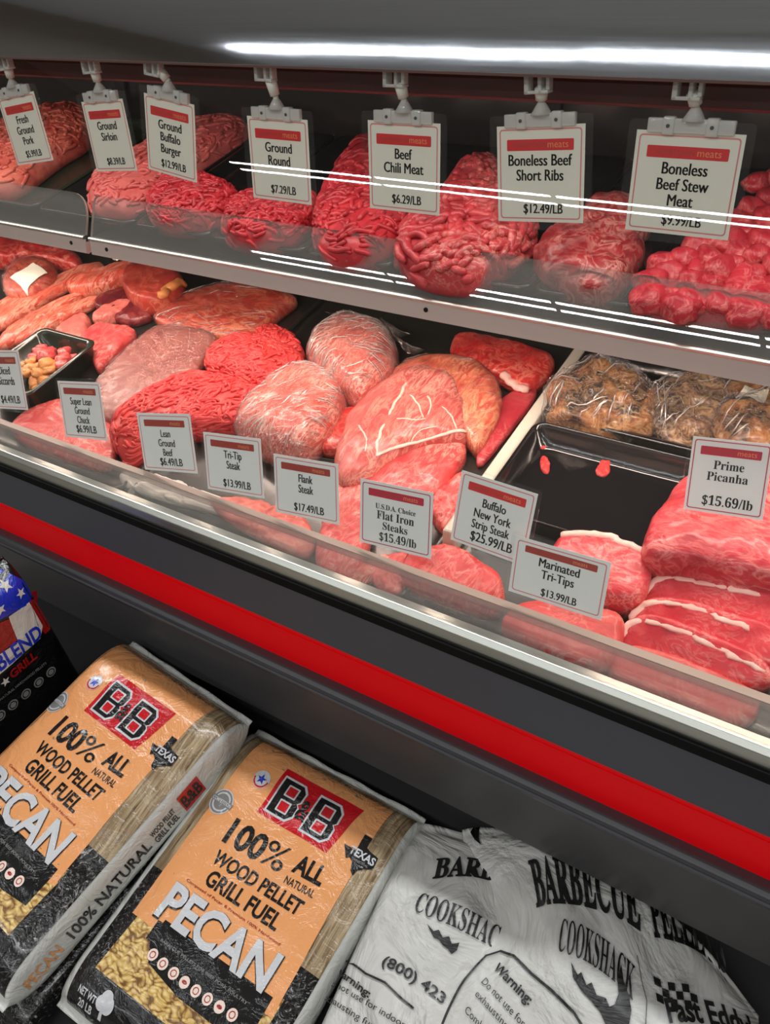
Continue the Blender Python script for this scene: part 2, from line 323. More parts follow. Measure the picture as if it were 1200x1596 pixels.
# shelf: two sections meeting at the gap seen on the photo's left
sz = lambda y: SHELF[0]+SHELF[2]*(y-SHELF[1])
gap = hit(149, 366, -.413, 1.18, 0).x
def rounded(pts, i, r, n=6):
    p = V3(pts[i]).to_2d(); a = V3(pts[i-1]).to_2d(); b = V3(pts[(i+1) % len(pts)]).to_2d()
    d0 = (a-p).normalized()*r; d1 = (b-p).normalized()*r; q0, q1 = p+d0, p+d1
    return [((1-t)**2*q0+2*t*(1-t)*p+t*t*q1) for t in [k/n for k in range(n+1)]]
def shelf_section(x0, x1, right_round, left_round):
    sh = cprof('shelf', [(1.180, -.417), (1.180, -.425), (1.72, sz(1.72)-.018), (1.72, sz(1.72)-.010)], M['pan'], x0, x1)
    cprof('shelf_nose', [(1.176, -.4175), (1.176, -.4475), (1.181, -.4495), (1.205, -.440), (1.205, -.425), (1.186, -.425), (1.186, -.4175)], M['nose'], x0, x1, sh)
    cprof('nose_strip', [(1.1735, -.4185), (1.172, -.4145), (1.1755, -.4115), (1.186, -.4120), (1.188, -.4175)], M['alu'], x0, x1, sh, .001)
    # acrylic lip leaning back, rounded top corner at its free end
    A, B = V3((0, 1.180, CH-.413)), V3((0, 1.207, CH-.333)); up = (B-A); hgt = up.length; up.normalize()
    pts = [(x0, 0), (x1, 0), (x1, hgt), (x0, hgt)]
    poly = [V3((x0, 0, 0)).to_2d(), V3((x1, 0, 0)).to_2d()]
    poly += rounded(pts, 2, .055) if right_round else [V3((x1, hgt, 0)).to_2d()]
    poly += rounded(pts, 3, .02) if left_round else [V3((x0, hgt, 0)).to_2d()]
    nrm = up.cross(V3((1, 0, 0))); bm = bmesh.new(); P = lambda q, d: V3((q.x, 0, 0))+A+up*q.y+nrm*d
    f = [bm.verts.new(P(q, 0)) for q in poly]; g = [bm.verts.new(P(q, .005)) for q in poly]; n = len(poly)
    bm.faces.new(f); bm.faces.new(g[::-1])
    lip = cpart('shelf_lip', bm, M['lip'], sh)
    bm = bmesh.new()
    f = [bm.verts.new(P(q, -.0003)) for q in poly[2:]+([poly[0]] if left_round else [])]; g = [bm.verts.new(P(q, .0053)) for q in poly[2:]+([poly[0]] if left_round else [])]
    if right_round: f.insert(0, bm.verts.new(P(poly[1], -.0003))); g.insert(0, bm.verts.new(P(poly[1], .0053)))
    for i in range(len(f)-1): bm.faces.new((f[i], f[i+1], g[i+1], g[i]))
    cpart('lip_edge', bm, M['acedge'], sh)
    for x in ([x1-.045] if right_round else [x0+.05, x0+.62+.2]):
        bm = bmesh.new(); cyl(bm, (x, 1.1745, CH-.431), (x, 1.179, CH-.431), .004, seg=12); cpart('screw', bm, M['blackr'], sh)
shelf_section(CX0, gap-.008, True, False); shelf_section(gap+.008, CX1, False, True)
bm = extrude_x([(1.21, -.43), (1.50, -.345), (1.50, -.40), (1.24, -.475)], gap-.006, gap+.006); cpart('shelf_bracket', bm, M['deck'])
cprof('shelf_lamp_housing', [(1.21, -.438), (1.21, -.456), (1.262, -.444), (1.262, -.425)], M['alu'])
# ------------------------------------------------------------------ organic solids traced on the deck / shelf planes
def plane_frame(pl, org):
    s = pl[2]; n = math.hypot(1, s); ex = V3((1, 0, 0)); ey = V3((0, 1/n, s/n)); ez = V3((0, -s/n, 1/n))
    return Matrix(((ex.x, ey.x, ez.x, org.x), (ex.y, ey.y, ez.y, org.y), (ex.z, ey.z, ez.z, org.z), (0, 0, 0, 1)))
class Blob:
    def __init__(s, px, h, pl, hp=.55, e=.45, base=0, nb=96):
        pts = [onp(pl, u, v, base+h*hp) for u, v in px]
        for _ in range(2):                   # corner cutting
            pts = [q for a, b in zip(pts, pts[1:]+pts[:1]) for q in (a*.78+b*.22, a*.22+b*.78)]
        A = 0; c = V3((0, 0, 0))
        for a, b in zip(pts, pts[1:]+pts[:1]):
            k = a.x*b.y-b.x*a.y; A += k; c += (a+b)*k
        c /= 3*A
        c.z = CH+pl[0]+pl[2]*(c.y-pl[1])+base
        s.M = plane_frame(pl, c); inv = s.M.inverted()
        q = [(inv @ p).to_2d() for p in pts]; s.nb = nb; s.h, s.e = h, e; s.R = []
        for k in range(nb):
            t = 2*pi*k/nb; d = V3((cos(t), sin(t), 0)).to_2d(); best = 0
            for a, b in zip(q, q[1:]+q[:1]):
                ab = b-a; den = d.x*ab.y-d.y*ab.x
                if abs(den) < 1e-12: continue
                r = (a.x*ab.y-a.y*ab.x)/den; w = (a.x*d.y-a.y*d.x)/den
                if r > 0 and -1e-6 <= w <= 1+1e-6: best = max(best, r)
            s.R.append(best or .005)
        if max(s.R) > 3: print('BAD', px)
        s.sd = random.random()*50; s.amp = 0; s.sc = 20; s.tilt = (0, 0)
    def rad(s, t):
        f = (t/(2*pi) % 1)*s.nb; i = int(f); w = f-i
        return s.R[i % s.nb]*(1-w)+s.R[(i+1) % s.nb]*w
    def pt(s, t, ph, out=0):
        r = max(0, cos(ph))**s.e; z = s.h*max(0, sin(ph))**s.e
        b = s.rad(t); x, y = b*r*cos(t), b*r*sin(t)
        z *= 1+s.tilt[0]*x+s.tilt[1]*y
        nrm = V3((cos(t)*cos(ph)**1.5, sin(t)*cos(ph)**1.5, sin(ph)**.7 if ph > 0 else 0)).normalized()
        p = V3((x, y, z))
        if s.amp: 
            d = noise.fractal(p*s.sc+V3((s.sd, 0, 0)), 1, 2, 3)*s.amp*min(1, ph*3)
            p += nrm*d
        return p+nrm*out, nrm
    def zat(s, x, y):
        t = math.atan2(y, x); r = math.hypot(x, y)/s.rad(t)
        if r >= 1: return None
        ph = math.acos(min(1, r**(1/s.e))); return s.pt(t, ph)[0]
    def geo(s, rings=20, out=0):
        vs, fs = [], []; nb = s.nb
        for k in range(rings):
            ph = (pi/2)*(k/rings)
            for j in range(nb): vs.append(s.pt(2*pi*j/nb, ph, out)[0])
        top = len(vs); vs.append(s.pt(0, pi/2, out)[0]); bot = len(vs); vs.append(V3((0, 0, 0)))
        for k in range(rings-1):
            for j in range(nb):
                a, b = k*nb+j, k*nb+(j+1) % nb; fs.append((a, b, b+nb, a+nb))
        l = (rings-1)*nb
        for j in range(nb):
            fs.append((l+j, l+(j+1) % nb, top)); fs.append(((j+1) % nb, j, bot))
        return vs, fs
def tube(vs, fs, path, nrms, r, seg=6, flat=1):
    n0 = len(vs); n = len(path)
    for i, p in enumerate(path):
        d = (path[min(i+1, n-1)]-path[max(i-1, 0)]).normalized(); nn = nrms[i]; sd = d.cross(nn)
        if sd.length < 1e-6: sd = V3((1, 0, 0))
        sd.normalize(); nn = sd.cross(d)
        w = r*(.55 if i in (0, n-1) else 1)
        for k in range(seg):
            a = 2*pi*k/seg; vs.append(p+sd*(w*cos(a))+nn*(w*sin(a)*flat))
    for i in range(n-1):
        for k in range(seg):
            a = n0+i*seg+k; b = n0+i*seg+(k+1) % seg; fs.append((a, b, b+seg, a+seg))
    fs.append(tuple(n0+k for k in range(seg))[::-1]); fs.append(tuple(n0+(n-1)*seg+k for k in range(seg)))
def blob(name, label, cat, px, h, pl, mat, e=.45, hp=.55, base=0, amp=.003, sc=25, strands=None, group=None, rings=20, tilt=(0, 0)):
    if pl is DECK: base += .006
    B = Blob(px, h, pl, hp, e, base); B.amp, B.sc, B.tilt = amp, sc, tilt
    vs, fs = B.geo(rings)
    if strands:
        cnt, r, L, ang, wig = strands
        for q in range(cnt):
            path, nr = [], []
            st = .0045 if r < .005 else .007
            if random.random() < .68:
                t = random.random()*2*pi; rr = math.sqrt(random.random())*.97*B.rad(t); x, y = rr*cos(t), rr*sin(t)
                a = ang+random.gauss(0, wig); ns = max(4, int(L*random.uniform(.5, 1.3)/st)); sd = random.random()*90; lift = random.uniform(-.2, .7)*r
                for k in range(ns):
                    z = B.zat(x, y)
                    if z is None: break
                    path.append(V3((x, y, z.z+lift+r*.35*sin(k*.7+sd)))); nr.append(V3((0, 0, 1)))
                    a += .5*noise.noise(V3((x*40, y*40, sd))); x += st*cos(a); y += st*sin(a)
            else:
                t = random.random()*2*pi; ph = random.random()**.7*1.0+.02; ns = max(4, int(L*random.uniform(.5, 1.2)/st)); sd = random.random()*90; dv = random.choice((-1, 1))*random.uniform(.0, .6)
                for k in range(ns):
                    p, n_ = B.pt(t, ph, r*.3); path.append(p); nr.append(n_)
                    t += st/B.rad(t)*cos(dv); ph = min(1.4, max(.03, ph+st/h*.8*sin(dv)+.05*noise.noise(V3((k*.4, sd, 0)))))
            if len(path) > 3: tube(vs, fs, path, nr, r*random.uniform(.8, 1.15))
    o = link(name, mesh_of(name, vs, fs), mat); o.matrix_world = B.M
    tag(o, label, cat, group); o['_b'] = 0; del o['_b']
    return o, B
def seam(name, o, B, pl, px, hh, r, mat, flat=.6, lift=0, lab=None):   # a strip of fat lying on a piece of meat
    inv = B.M.inverted(); P = [inv @ onp(pl, u, v, hh) for u, v in px]
    path = []
    for i in range(len(P)-1):
        p0, p1, p2, p3 = P[max(i-1, 0)], P[i], P[i+1], P[min(i+2, len(P)-1)]
        for k in range(6):
            t = k/6; q = .5*((2*p1)+(p2-p0)*t+(2*p0-5*p1+4*p2-p3)*t*t+(3*p1-p0-3*p2+p3)*t**3)
            z = B.zat(q.x, q.y)
            jx = noise.noise(q*60)*r*1.5; path.append(V3((q.x+jx, q.y+jx*.6, (z.z if z else q.z)+lift)))
    vs, fs = [], []; tube(vs, fs, path, [V3((0, 0, 1))]*len(path), r, 8, flat)
    for i in range(len(vs)): vs[i] = V3(vs[i])+V3((0, 0, 1))*noise.noise(V3(vs[i])*90)*r*.35
    c = link(name, mesh_of(name, vs, fs), mat, o)
    if lab: c['label'] = lab
    return c
def shell(name, o, B, mat, out=.003, amp=.004, sc=45, rings=34, st=1, crease_glints=None):  # plastic wrap following the piece, crinkled
    nb, B.nb_ = B.nb, 0; R0 = B.R; B.R = [B.rad(2*pi*k/180) for k in range(180)]; B.nb = 180
    vs, fs = B.geo(rings, out); B.R, B.nb = R0, nb; w = []
    for v in vs:
        q = V3((v.x*sc*1.5+v.y*sc*.8, (v.y*sc-v.x*sc*.6)*.35*st, v.z*sc))
        w.append(v+(V3((v.x, v.y, 0))*1.2+V3((0, 0, 1))).normalized()*((1-abs(noise.noise(q))*2)*amp*(.5+noise.noise(q*.3+V3((4, 1, 0)))) if v.z > .004 else 0))
    n0 = len(fs)
    for q in range(crease_glints[0] if crease_glints else 0):                        # whitish tubes along folds of the film, standing in for its highlights
        t, ph = random.random()*2*pi, math.asin(random.uniform(.25, 1)); a = crease_glints[2]+random.gauss(0, .35); L = crease_glints[1]*random.uniform(.4, 1.3); p0 = B.pt(t, ph)[0]; path = []
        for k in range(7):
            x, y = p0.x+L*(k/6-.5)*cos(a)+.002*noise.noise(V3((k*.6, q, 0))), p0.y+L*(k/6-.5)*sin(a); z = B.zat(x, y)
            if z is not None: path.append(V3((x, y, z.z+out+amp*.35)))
        if len(path) > 3: tube(w, fs, path, [V3((0, 0, 1))]*len(path), random.uniform(.4, 1)*crease_glints[3], 5, .6)
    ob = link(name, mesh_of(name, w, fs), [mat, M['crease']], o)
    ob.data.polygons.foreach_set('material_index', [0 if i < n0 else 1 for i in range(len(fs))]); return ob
# ------------------------------------------------------------------ trays
def tray(name, label, x0, x1, y0, y1, dep, pl, mat, base=0, rim=.012, flare=.012, rc=.022, group=None):
    org = V3(((x0+x1)/2, (y0+y1)/2, 0)); org.z = CH+pl[0]+pl[2]*(org.y-pl[1])+base
    n_ = math.hypot(1, pl[2]); hx, hy = (x1-x0)/2, (y1-y0)/2*n_
    def loop(ix, z, r):
        out = []
        for cx_, cy_, a0 in ((hx-ix-r, hy-ix-r, 0), (-(hx-ix-r), hy-ix-r, 90), (-(hx-ix-r), -(hy-ix-r), 180), (hx-ix-r, -(hy-ix-r), 270)):
            for k in range(7):
                a = radians(a0+90*k/6); out.append(V3((cx_+r*cos(a), cy_+r*sin(a), z)))
        return out
    L = [loop(flare+.004, 0, rc), loop(rim*.2, dep-.002, rc), loop(0, dep-.001, rc), loop(0, dep+.002, rc), loop(rim*.4, dep+.004, rc), loop(rim, dep+.002, rc), loop(rim+.003, dep-.004, rc), loop(rim+flare, .006, rc), loop(rim+flare+.01, .003, rc)]
    vs = [v for l in L for v in l]; n = len(L[0]); fs = []
    for i in range(len(L)-1):
        for k in range(n): fs.append((i*n+k, i*n+(k+1) % n, (i+1)*n+(k+1) % n, (i+1)*n+k))
    fs.append(tuple(range(n))[::-1]); fs.append(tuple(range((len(L)-1)*n, len(L)*n)))
    o = link(name, mesh_of(name, vs, fs), mat); o.matrix_world = plane_frame(pl, org)
    return tag(o, label, 'tray', group)
# deck pans and trays
tray('meat_tray', 'black tray under the ground beef and wrapped roasts', -1.26, -.60, .945, 1.70, .014, DECK, M['pan'])
tray('meat_tray', 'black tray under the orange and pink meat strips at the far left', -2.9, -1.275, .945, 1.70, .014, DECK, M['pan'])
tray('meat_tray', 'empty black tray with a few red meat scraps', -.568, -.255, 1.150, 1.378, .045, DECK, M['blackt'], .010, .004)
tray('meat_tray', 'black tray holding brown marinated meat behind the empty tray', -.568, .10, 1.390, 1.63, .04, DECK, M['blackt'], .018)
tray('meat_tray', 'black tray holding the picanha roast', -.250, .12, 1.135, 1.352, .03, DECK, M['blackt'], .014)
tray('meat_tray', 'low tray under the strip steaks at the front glass', -.568, .12, .945, 1.130, .012, DECK, M['pan'])
tray('meat_tray', 'small dark green tray of diced meat and yellow fat', -1.872, -1.665, 1.055, 1.275, .05, DECK, M['olivet'], .016)
bm = bmesh.new(); ya, yb = 1.07, 1.70
for y0, y1 in ((ya, yb),):
    bm2 = extrude_x([(y0, dz(y0)), (y0, dz(y0)+.052), (y1, dz(y1)+.052), (y1, dz(y1))], -.598, -.572)
bmesh.ops.bevel(bm2, geom=bm2.edges[:], offset=.004, segments=2, affect='EDGES', profile=.5); bm.free()
tag(bmobj('bin_divider', bm2, M['white']), 'white plastic divider bar running back beside the empty black tray', 'divider')
D, H = DECK, SHELF
# ---- lower deck meats, left to right
blob('pork_cutlet', 'pale pink meat slices hazy behind the glass, below the small green tray', 'meat', [(8, 662), (60, 628), (110, 618), (172, 640), (184, 690), (170, 735), (100, 715), (30, 688)], .03, D, M['haze'], amp=.004)
blob('beef_cut', 'bright red meat pieces under the shelf at the far left', 'meat', [(-30, 412), (-20, 370), (60, 380), (130, 396), (122, 416), (80, 412), (40, 404)], .05, D, M['redst'], amp=.01)
o, B = blob('wrapped_roast', 'round red wrapped meat package with a cream label', 'meat', [(2, 448), (16, 415), (58, 401), (90, 418), (88, 440), (50, 462), (15, 466)], .06, D, M['wrapred'], amp=.003)
shell('plastic_wrap', o, B, M['wrap'])
def sticker(o, B, pl, px, hh, mat):
    inv = B.M.inverted(); P = [inv @ onp(pl, u, v, hh) for u, v in px]; bm = bmesh.new()
    nx, ny = 8, 5; g = []
    for j in range(ny+1):
        for i in range(nx+1):
            s, t = i/nx, j/ny; q = (P[0]*(1-s)+P[1]*s)*(1-t)+(P[3]*(1-s)+P[2]*s)*t; z = B.zat(q.x, q.y)
            g.append(bm.verts.new((q.x, q.y, (z.z if z else q.z)+.007)))
    for j in range(ny):
        for i in range(nx): a = j*(nx+1)+i; bm.faces.new((g[a], g[a+1], g[a+nx+2], g[a+nx+1]))
    return bmobj('paper_label', bm, mat, o, True)
sticker(o, B, D, [(18, 438), (55, 416), (75, 427), (38, 451)], .062, M['paper'])
for nm, lab, px, h, m in (
    ('meat_strip', 'broad orange pink meat strip nearest the wrapped package', [(-20, 522), (-20, 478), (60, 448), (150, 404), (168, 415), (105, 446), (50, 480)], .03, 'salmonst'),
    ('meat_strip', 'middle orange pink meat strip of the pile on the far left', [(-14, 545), (0, 524), (60, 484), (128, 452), (132, 462), (62, 506), (10, 540)], .03, 'salmonst'),
    ('meat_strip', 'orange meat strip just behind the small green tray', [(12, 540), (70, 494), (160, 456), (158, 468), (90, 504), (42, 530)], .028, 'salmonst'),
    ('meat_strip', 'thick orange meat strip ending under the shelf gap', [(100, 442), (150, 424), (228, 406), (250, 402), (218, 428), (150, 452), (110, 457)], .05, 'salmonst'),
    ('beef_cut', 'dark purple beef pieces between the strips and the roast block', [(140, 470), (165, 455), (200, 450), (235, 470), (240, 492), (200, 505), (165, 492)], .03, 'purple'),
    ('beef_cut', 'narrow pink meat strip beside the dark purple pieces', [(140, 494), (170, 478), (205, 468), (212, 476), (180, 496), (150, 504)], .035, 'pale'),
    ('pork_cutlet', 'pale flat cutlet behind the small green tray', [(80, 520), (120, 492), (135, 488), (142, 500), (135, 525), (110, 535)], .03, 'pale'),
    ('pork_cutlet', 'pink cutlet slices right of the small green tray', [(120, 525), (150, 505), (205, 508), (214, 520), (170, 558), (150, 582), (140, 548)], .034, 'slab')):
    blob(nm, lab, 'meat', px, h, D, M[m], amp=.005, sc=35)
o, B = blob('roast_block', 'block of roast beef with yellow fat on its side', 'meat', [(192, 456), (195, 426), (230, 412), (285, 427), (288, 450), (246, 480), (215, 478)], .075, D, M['roast'], e=.3, amp=.003)
seam('fat_cap', o, B, D, [(246, 470), (268, 455), (286, 440)], .055, .014, M['yfat'], .8, -.006)
o, B = blob('marbled_flat', 'orange marbled flat cut wrapped in plastic under the shelf', 'meat', [(232, 500), (255, 470), (300, 452), (350, 440), (400, 446), (472, 462), (440, 486), (405, 515), (380, 528), (300, 520)], .032, D, M['wrapred'], amp=.004)
shell('plastic_wrap', o, B, M['wrap'], .003, .003, crease_glints=(50, .06, .5, .0011))
o, B = blob('ground_chuck_block', 'greyish pink block of ground chuck in clear wrap', 'meat', [(140, 612), (180, 566), (240, 510), (290, 512), (348, 526), (322, 560), (300, 592), (240, 612), (200, 650), (170, 662), (150, 645)], .042, D, M['brown'], e=.3, amp=.003, sc=60)
shell('plastic_wrap', o, B, M['wrap'], .002, .002, crease_glints=(40, .02, .8, .0007))
blob('ground_beef', 'ropey red ground beef loaf nearest the front glass', 'ground beef', [(170, 665), (182, 640), (250, 600), (300, 582), (345, 586), (405, 600), (432, 618), (375, 664), (340, 668), (290, 672), (225, 700), (200, 720), (178, 700)], .062, D, M['ground'], e=.5, strands=(520, .0036, .05, 1.1, .35))
blob('ground_beef', 'ropey red ground beef loaf behind the front loaf', 'ground beef', [(316, 576), (325, 545), (370, 524), (430, 534), (482, 560), (466, 592), (432, 616), (370, 602)], .072, D, M['ground'], e=.5, strands=(380, .0036, .05, .5, .5))
blob('ground_beef', 'small crumbled lump of ground beef by the black tray floor', 'ground beef', [(392, 532), (400, 512), (430, 508), (468, 532), (476, 548), (440, 548)], .05, D, M['ground'], e=.6, strands=(110, .0034, .025, .5, 1.2))
o, B = blob('tri_tip_roast', 'wrinkly plastic wrapped tri-tip roast nearer the front glass', 'meat', [(356, 668), (380, 628), (430, 586), (475, 560), (540, 590), (532, 640), (498, 684), (470, 706), (420, 704)], .085, D, M['tritip'], e=.6, amp=.005)
shell('plastic_wrap', o, B, M['wrapw'], .003, .006, 60, crease_glints=(190, .035, .9, .0013))
o, B = blob('tri_tip_roast', 'plastic wrapped tri-tip roast further back under the shelf', 'meat', [(472, 562), (490, 516), (540, 490), (600, 505), (620, 538), (610, 580), (560, 622), (525, 602)], .10, D, M['tritip'], e=.6, amp=.005)
shell('plastic_wrap', o, B, M['wrapw'], .003, .006, 60, crease_glints=(170, .045, .75, .0014))
vs, fs = [], []
for k in range(26):                           # gathered tail of the wrap
    t = k/25; a = inv = B.M.inverted(); q = inv @ onp(D, 505+125*t, 486+14*t+46*max(0, t-.72)/.28, .10)
    for j in range(7):
        w = j/6; vs.append(q+V3((.03*w*sin(k*1.7), .045*w+.01*sin(k*2.3)*w, -.05*w+.012*noise.noise(V3((k*.9, j*.7, 3))))))
for k in range(25):
    for j in range(6): a = k*7+j; fs.append((a, a+7, a+8, a+1))
link('wrap_tail', mesh_of('wrap_tail', vs, fs), M['wrapw'], o)
blob('beef_cut', 'small red beef piece between wrapped roast and flank steak', 'meat', [(488, 684), (515, 648), (560, 628), (560, 680), (530, 705), (500, 704)], .03, D, M['redst'])
blob('beef_cut', 'deep pink slab lying along the white divider', 'meat', [(738, 716), (770, 640), (790, 612), (838, 598), (835, 622), (792, 676), (748, 730)], .018, D, M['deep'])
o, B = blob('beef_steak', 'dark red marbled steak at the back by the divider', 'meat', [(698, 562), (705, 518), (760, 524), (830, 543), (870, 556), (852, 590), (815, 610), (780, 592), (740, 572)], .04, D, M['redst'], amp=.004)
seam('fat_cap', o, B, D, [(782, 588), (800, 600), (818, 612)], .03, .010, M['fat'], .8)
o, B = blob('flat_iron_steak', 'orange tinted flat iron steak in plastic behind the flank', 'meat', [(598, 590), (640, 558), (700, 553), (760, 573), (784, 610), (778, 650), (752, 694), (730, 702), (700, 620)], .052, D, M['orange'], amp=.004)
shell('plastic_wrap', o, B, M['wrap'], .002, .003, crease_glints=(26, .05, .9, .0009))
blob('flank_steak', 'smooth pink slab under the folded flank steak', 'meat', [(560, 770), (600, 728), (660, 698), (726, 690), (726, 708), (694, 762), (672, 780), (610, 790)], .042, D, M['slab'], e=.35)
blob('flank_steak', 'pink meat end hanging toward the glass below the flank', 'meat', [(488, 884), (498, 830), (512, 770), (530, 740), (575, 750), (580, 830), (560, 885), (530, 908)], .038, D, M['slab'], e=.4)
o, B = blob('flank_steak', 'large brownish pink folded flank steak with a fat seam', 'meat', [(515, 742), (525, 690), (548, 636), (600, 592), (650, 566), (700, 576), (728, 620), (738, 662), (722, 692), (660, 692), (602, 722), (575, 752), (532, 764)], .068, D, M['flank'], e=.5, amp=.006, sc=18)
seam('fat_seam', o, B, D, [(632, 600), (622, 630), (605, 655), (592, 690), (588, 716)], .066, .0032, M['fat'], .45)
for vx in ([(640, 622), (655, 640), (662, 660)], [(668, 622), (672, 640), (668, 655)], [(608, 655), (640, 660), (668, 658)], [(690, 640), (705, 652), (712, 668)], [(560, 668), (572, 690), (570, 712)], [(640, 684), (656, 672), (684, 668)]): seam('fat_vein', o, B, D, vx, .066, .0017, M['fat'], .4)
seam('fat_edge', o, B, D, [(588, 722), (615, 705), (655, 690), (700, 682), (728, 672)], .05, .0042, M['fat'], .6)
blob('beef_cut', 'pink beef trimmings beside the lower end of the divider', 'meat', [(668, 806), (680, 762), (715, 737), (738, 738), (728, 795), (700, 838)], .03, D, M['slab'], amp=.006, sc=50)
blob('wrapped_meat', 'hazy wrapped meat low behind the glass under the Flank Steak card', 'meat', [(322, 772), (400, 778), (480, 806), (494, 850), (474, 872), (400, 838), (335, 800)], .022, D, M['pale'], amp=.006, sc=40)
blob('plastic_sheet', 'crumpled white plastic low behind the glass at the left', 'plastic', [(184, 738), (200, 728), (260, 745), (330, 770), (425, 806), (410, 816), (330, 798), (240, 776), (188, 756)], .016, D, M['whites'], amp=.006, sc=45)
blob('beef_cut', 'pale pink trimmings under the Flat Iron card low behind the glass', 'meat', [(575, 900), (590, 868), (630, 860), (650, 880), (630, 925), (600, 930)], .02, D, M['haze'], amp=.006, sc=40)
blob('beef_cut', 'scrap of pale fat and meat near the front glass', 'meat', [(540, 900), (560, 880), (590, 868), (612, 862), (600, 890), (570, 912), (548, 914)], .018, D, M['tritip'], amp=.005, sc=50)
blob('strip_steak', 'pink buffalo strip steak below the New York strip card', 'steak', [(618, 892), (640, 862), (700, 848), (782, 896), (788, 932), (770, 958), (700, 942), (640, 916)], .045, D, M['slab'], e=.35, amp=.004)
o, B = blob('strip_steak', 'thick strip steak with a cream fat cap beside the empty tray', 'steak', [(850, 872), (880, 834), (940, 836), (1016, 870), (1020, 892), (1006, 936), (980, 952), (900, 930)], .055, D, M['strip'], e=.32, amp=.003)
seam('fat_cap', o, B, D, [(880, 838), (920, 838), (965, 848), (1014, 874)], .05, .0075, M['fat'], .9, -.002)
blob('strip_steak', 'hazy pale steak behind the glass under the marinated card', 'steak', [(772, 978), (800, 944), (870, 938), (968, 958), (978, 986), (952, 1042), (900, 1042), (830, 1014)], .045, D, M['haze'], e=.35, amp=.003)
o, B = blob('picanha_roast', 'big red picanha roast under the Prime Picanha card', 'meat', [(994, 866), (1010, 820), (1060, 748), (1100, 732), (1240, 752), (1290, 830), (1260, 930), (1150, 902), (1080, 892), (1010, 884)], .075, D, M['pic'], e=.4, base=.02, amp=.005, sc=20)
for k, (lab, px, fx, b, m) in enumerate((
    ('rearmost steak of the overlapping row at the right front', [(1000, 945), (1012, 905), (1040, 900), (1110, 912), (1195, 930), (1240, 945), (1240, 1000), (1150, 985), (1080, 970), (1020, 958)], [(1006, 925), (1025, 903), (1070, 905), (1130, 920), (1195, 934)], .020, 'strip'),
    ('second steak from the back of the overlapping row', [(975, 975), (990, 945), (1020, 938), (1070, 944), (1140, 970), (1200, 985), (1230, 1010), (1220, 1045), (1140, 1030), (1060, 1000)], [(985, 958), (1010, 939), (1060, 943), (1120, 964), (1185, 986)], .014, 'strip'),
    ('third steak of the overlapping row with a wavy fat edge', [(966, 1010), (972, 980), (992, 962), (1050, 978), (1130, 1010), (1200, 1042), (1205, 1075), (1120, 1060), (1040, 1034)], [(972, 985), (992, 965), (1050, 980), (1130, 1014), (1196, 1046)], .007, 'strip'),
    ('frontmost pale steak of the overlapping row against the glass', [(942, 1048), (955, 1016), (980, 1008), (1050, 1026), (1120, 1058), (1188, 1086), (1178, 1122), (1140, 1134), (1060, 1096), (980, 1068)], None, 0, 'haze'))):
    o, B = blob('strip_steak', lab, 'steak', px, .030, D, M[m], e=.3, base=b*.3, amp=.003, tilt=(0, 13 if k < 3 else 5))
    if fx: seam('fat_edge', o, B, D, fx, .045, .0062, M['fat'], .42, -.002)
# marinated bags
for lab, px, h, m, lb in (
    ('brown marinated meat in a clear bag, left end of the rear tray', [(846, 646), (862, 602), (900, 566), (960, 572), (1004, 596), (1034, 640), (1012, 668), (940, 668), (880, 662)], .07, 'marin', None),
    ('dark marinated meat in a clear bag, middle of the rear tray', [(1000, 615), (1058, 586), (1130, 600), (1140, 645), (1090, 690), (1030, 680)], .065, 'marind', None),
    ('marinated meat bag with a cream label in the rear tray', [(1108, 665), (1128, 598), (1190, 595), (1260, 610), (1260, 720), (1150, 715)], .065, 'marin', [(1146, 626), (1160, 606), (1198, 612), (1188, 638)])):
    o, B = blob('marinated_meat_bag', lab, 'meat', px, h, D, M[m], e=.55, base=.02, amp=.02, sc=20, rings=34)
    shell('plastic_bag', o, B, M['wrapw'], .006, .018, 26, 40, crease_glints=(20, .07, random.uniform(.2, 1.6), .0022))
    if lb: sticker(o, B, D, lb, .085, M['paper'])
# scraps in the empty tray
for lab, px in (('small red meat scrap by the back rim of the empty tray', [(830, 694), (842, 686), (860, 694), (846, 702)]),
                ('red meat scrap on the left of the empty tray floor', [(840, 718), (848, 708), (858, 720), (856, 740), (844, 736)]),
                ('red meat scrap in the middle of the empty tray floor', [(926, 738), (936, 718), (954, 712), (950, 724), (952, 736), (940, 744)])):
    blob('meat_scrap', lab, 'meat', px, .008, D, M['ground'], base=.004, amp=.002, sc=120, rings=6)
# diced meat in the small tray
def chunk(name, label, cat, group, c, r, mat, pl):
    bm = bmesh.new(); bmesh.ops.create_icosphere(bm, subdivisions=3, radius=1); sd = V3((random.random()*90, 0, 0))
    sx, sy, sz_ = random.uniform(.8, 1.3), random.uniform(.75, 1.1), random.uniform(.6, .85)
    for v in bm.verts:
        d = v.co.copy(); k = 1+.28*noise.noise(d*1.3+sd)+.10*noise.noise(d*3.2+sd)
        mx = max(abs(d.x), abs(d.y), abs(d.z)); d = d*(.65+.35/mx*.75)
        v.co = V3((d.x*sx*k, d.y*sy*k, d.z*sz_*k))*r
    bmesh.ops.rotate(bm, verts=bm.verts, cent=(0, 0, 0), matrix=Matrix.Rotation(random.random()*6.28, 3, 'Z') @ Matrix.Rotation(random.uniform(-.4, .4), 3, 'X'))
    o = bmobj(name, bm, mat, None, True); o.location = c; return tag(o, label, cat, group)
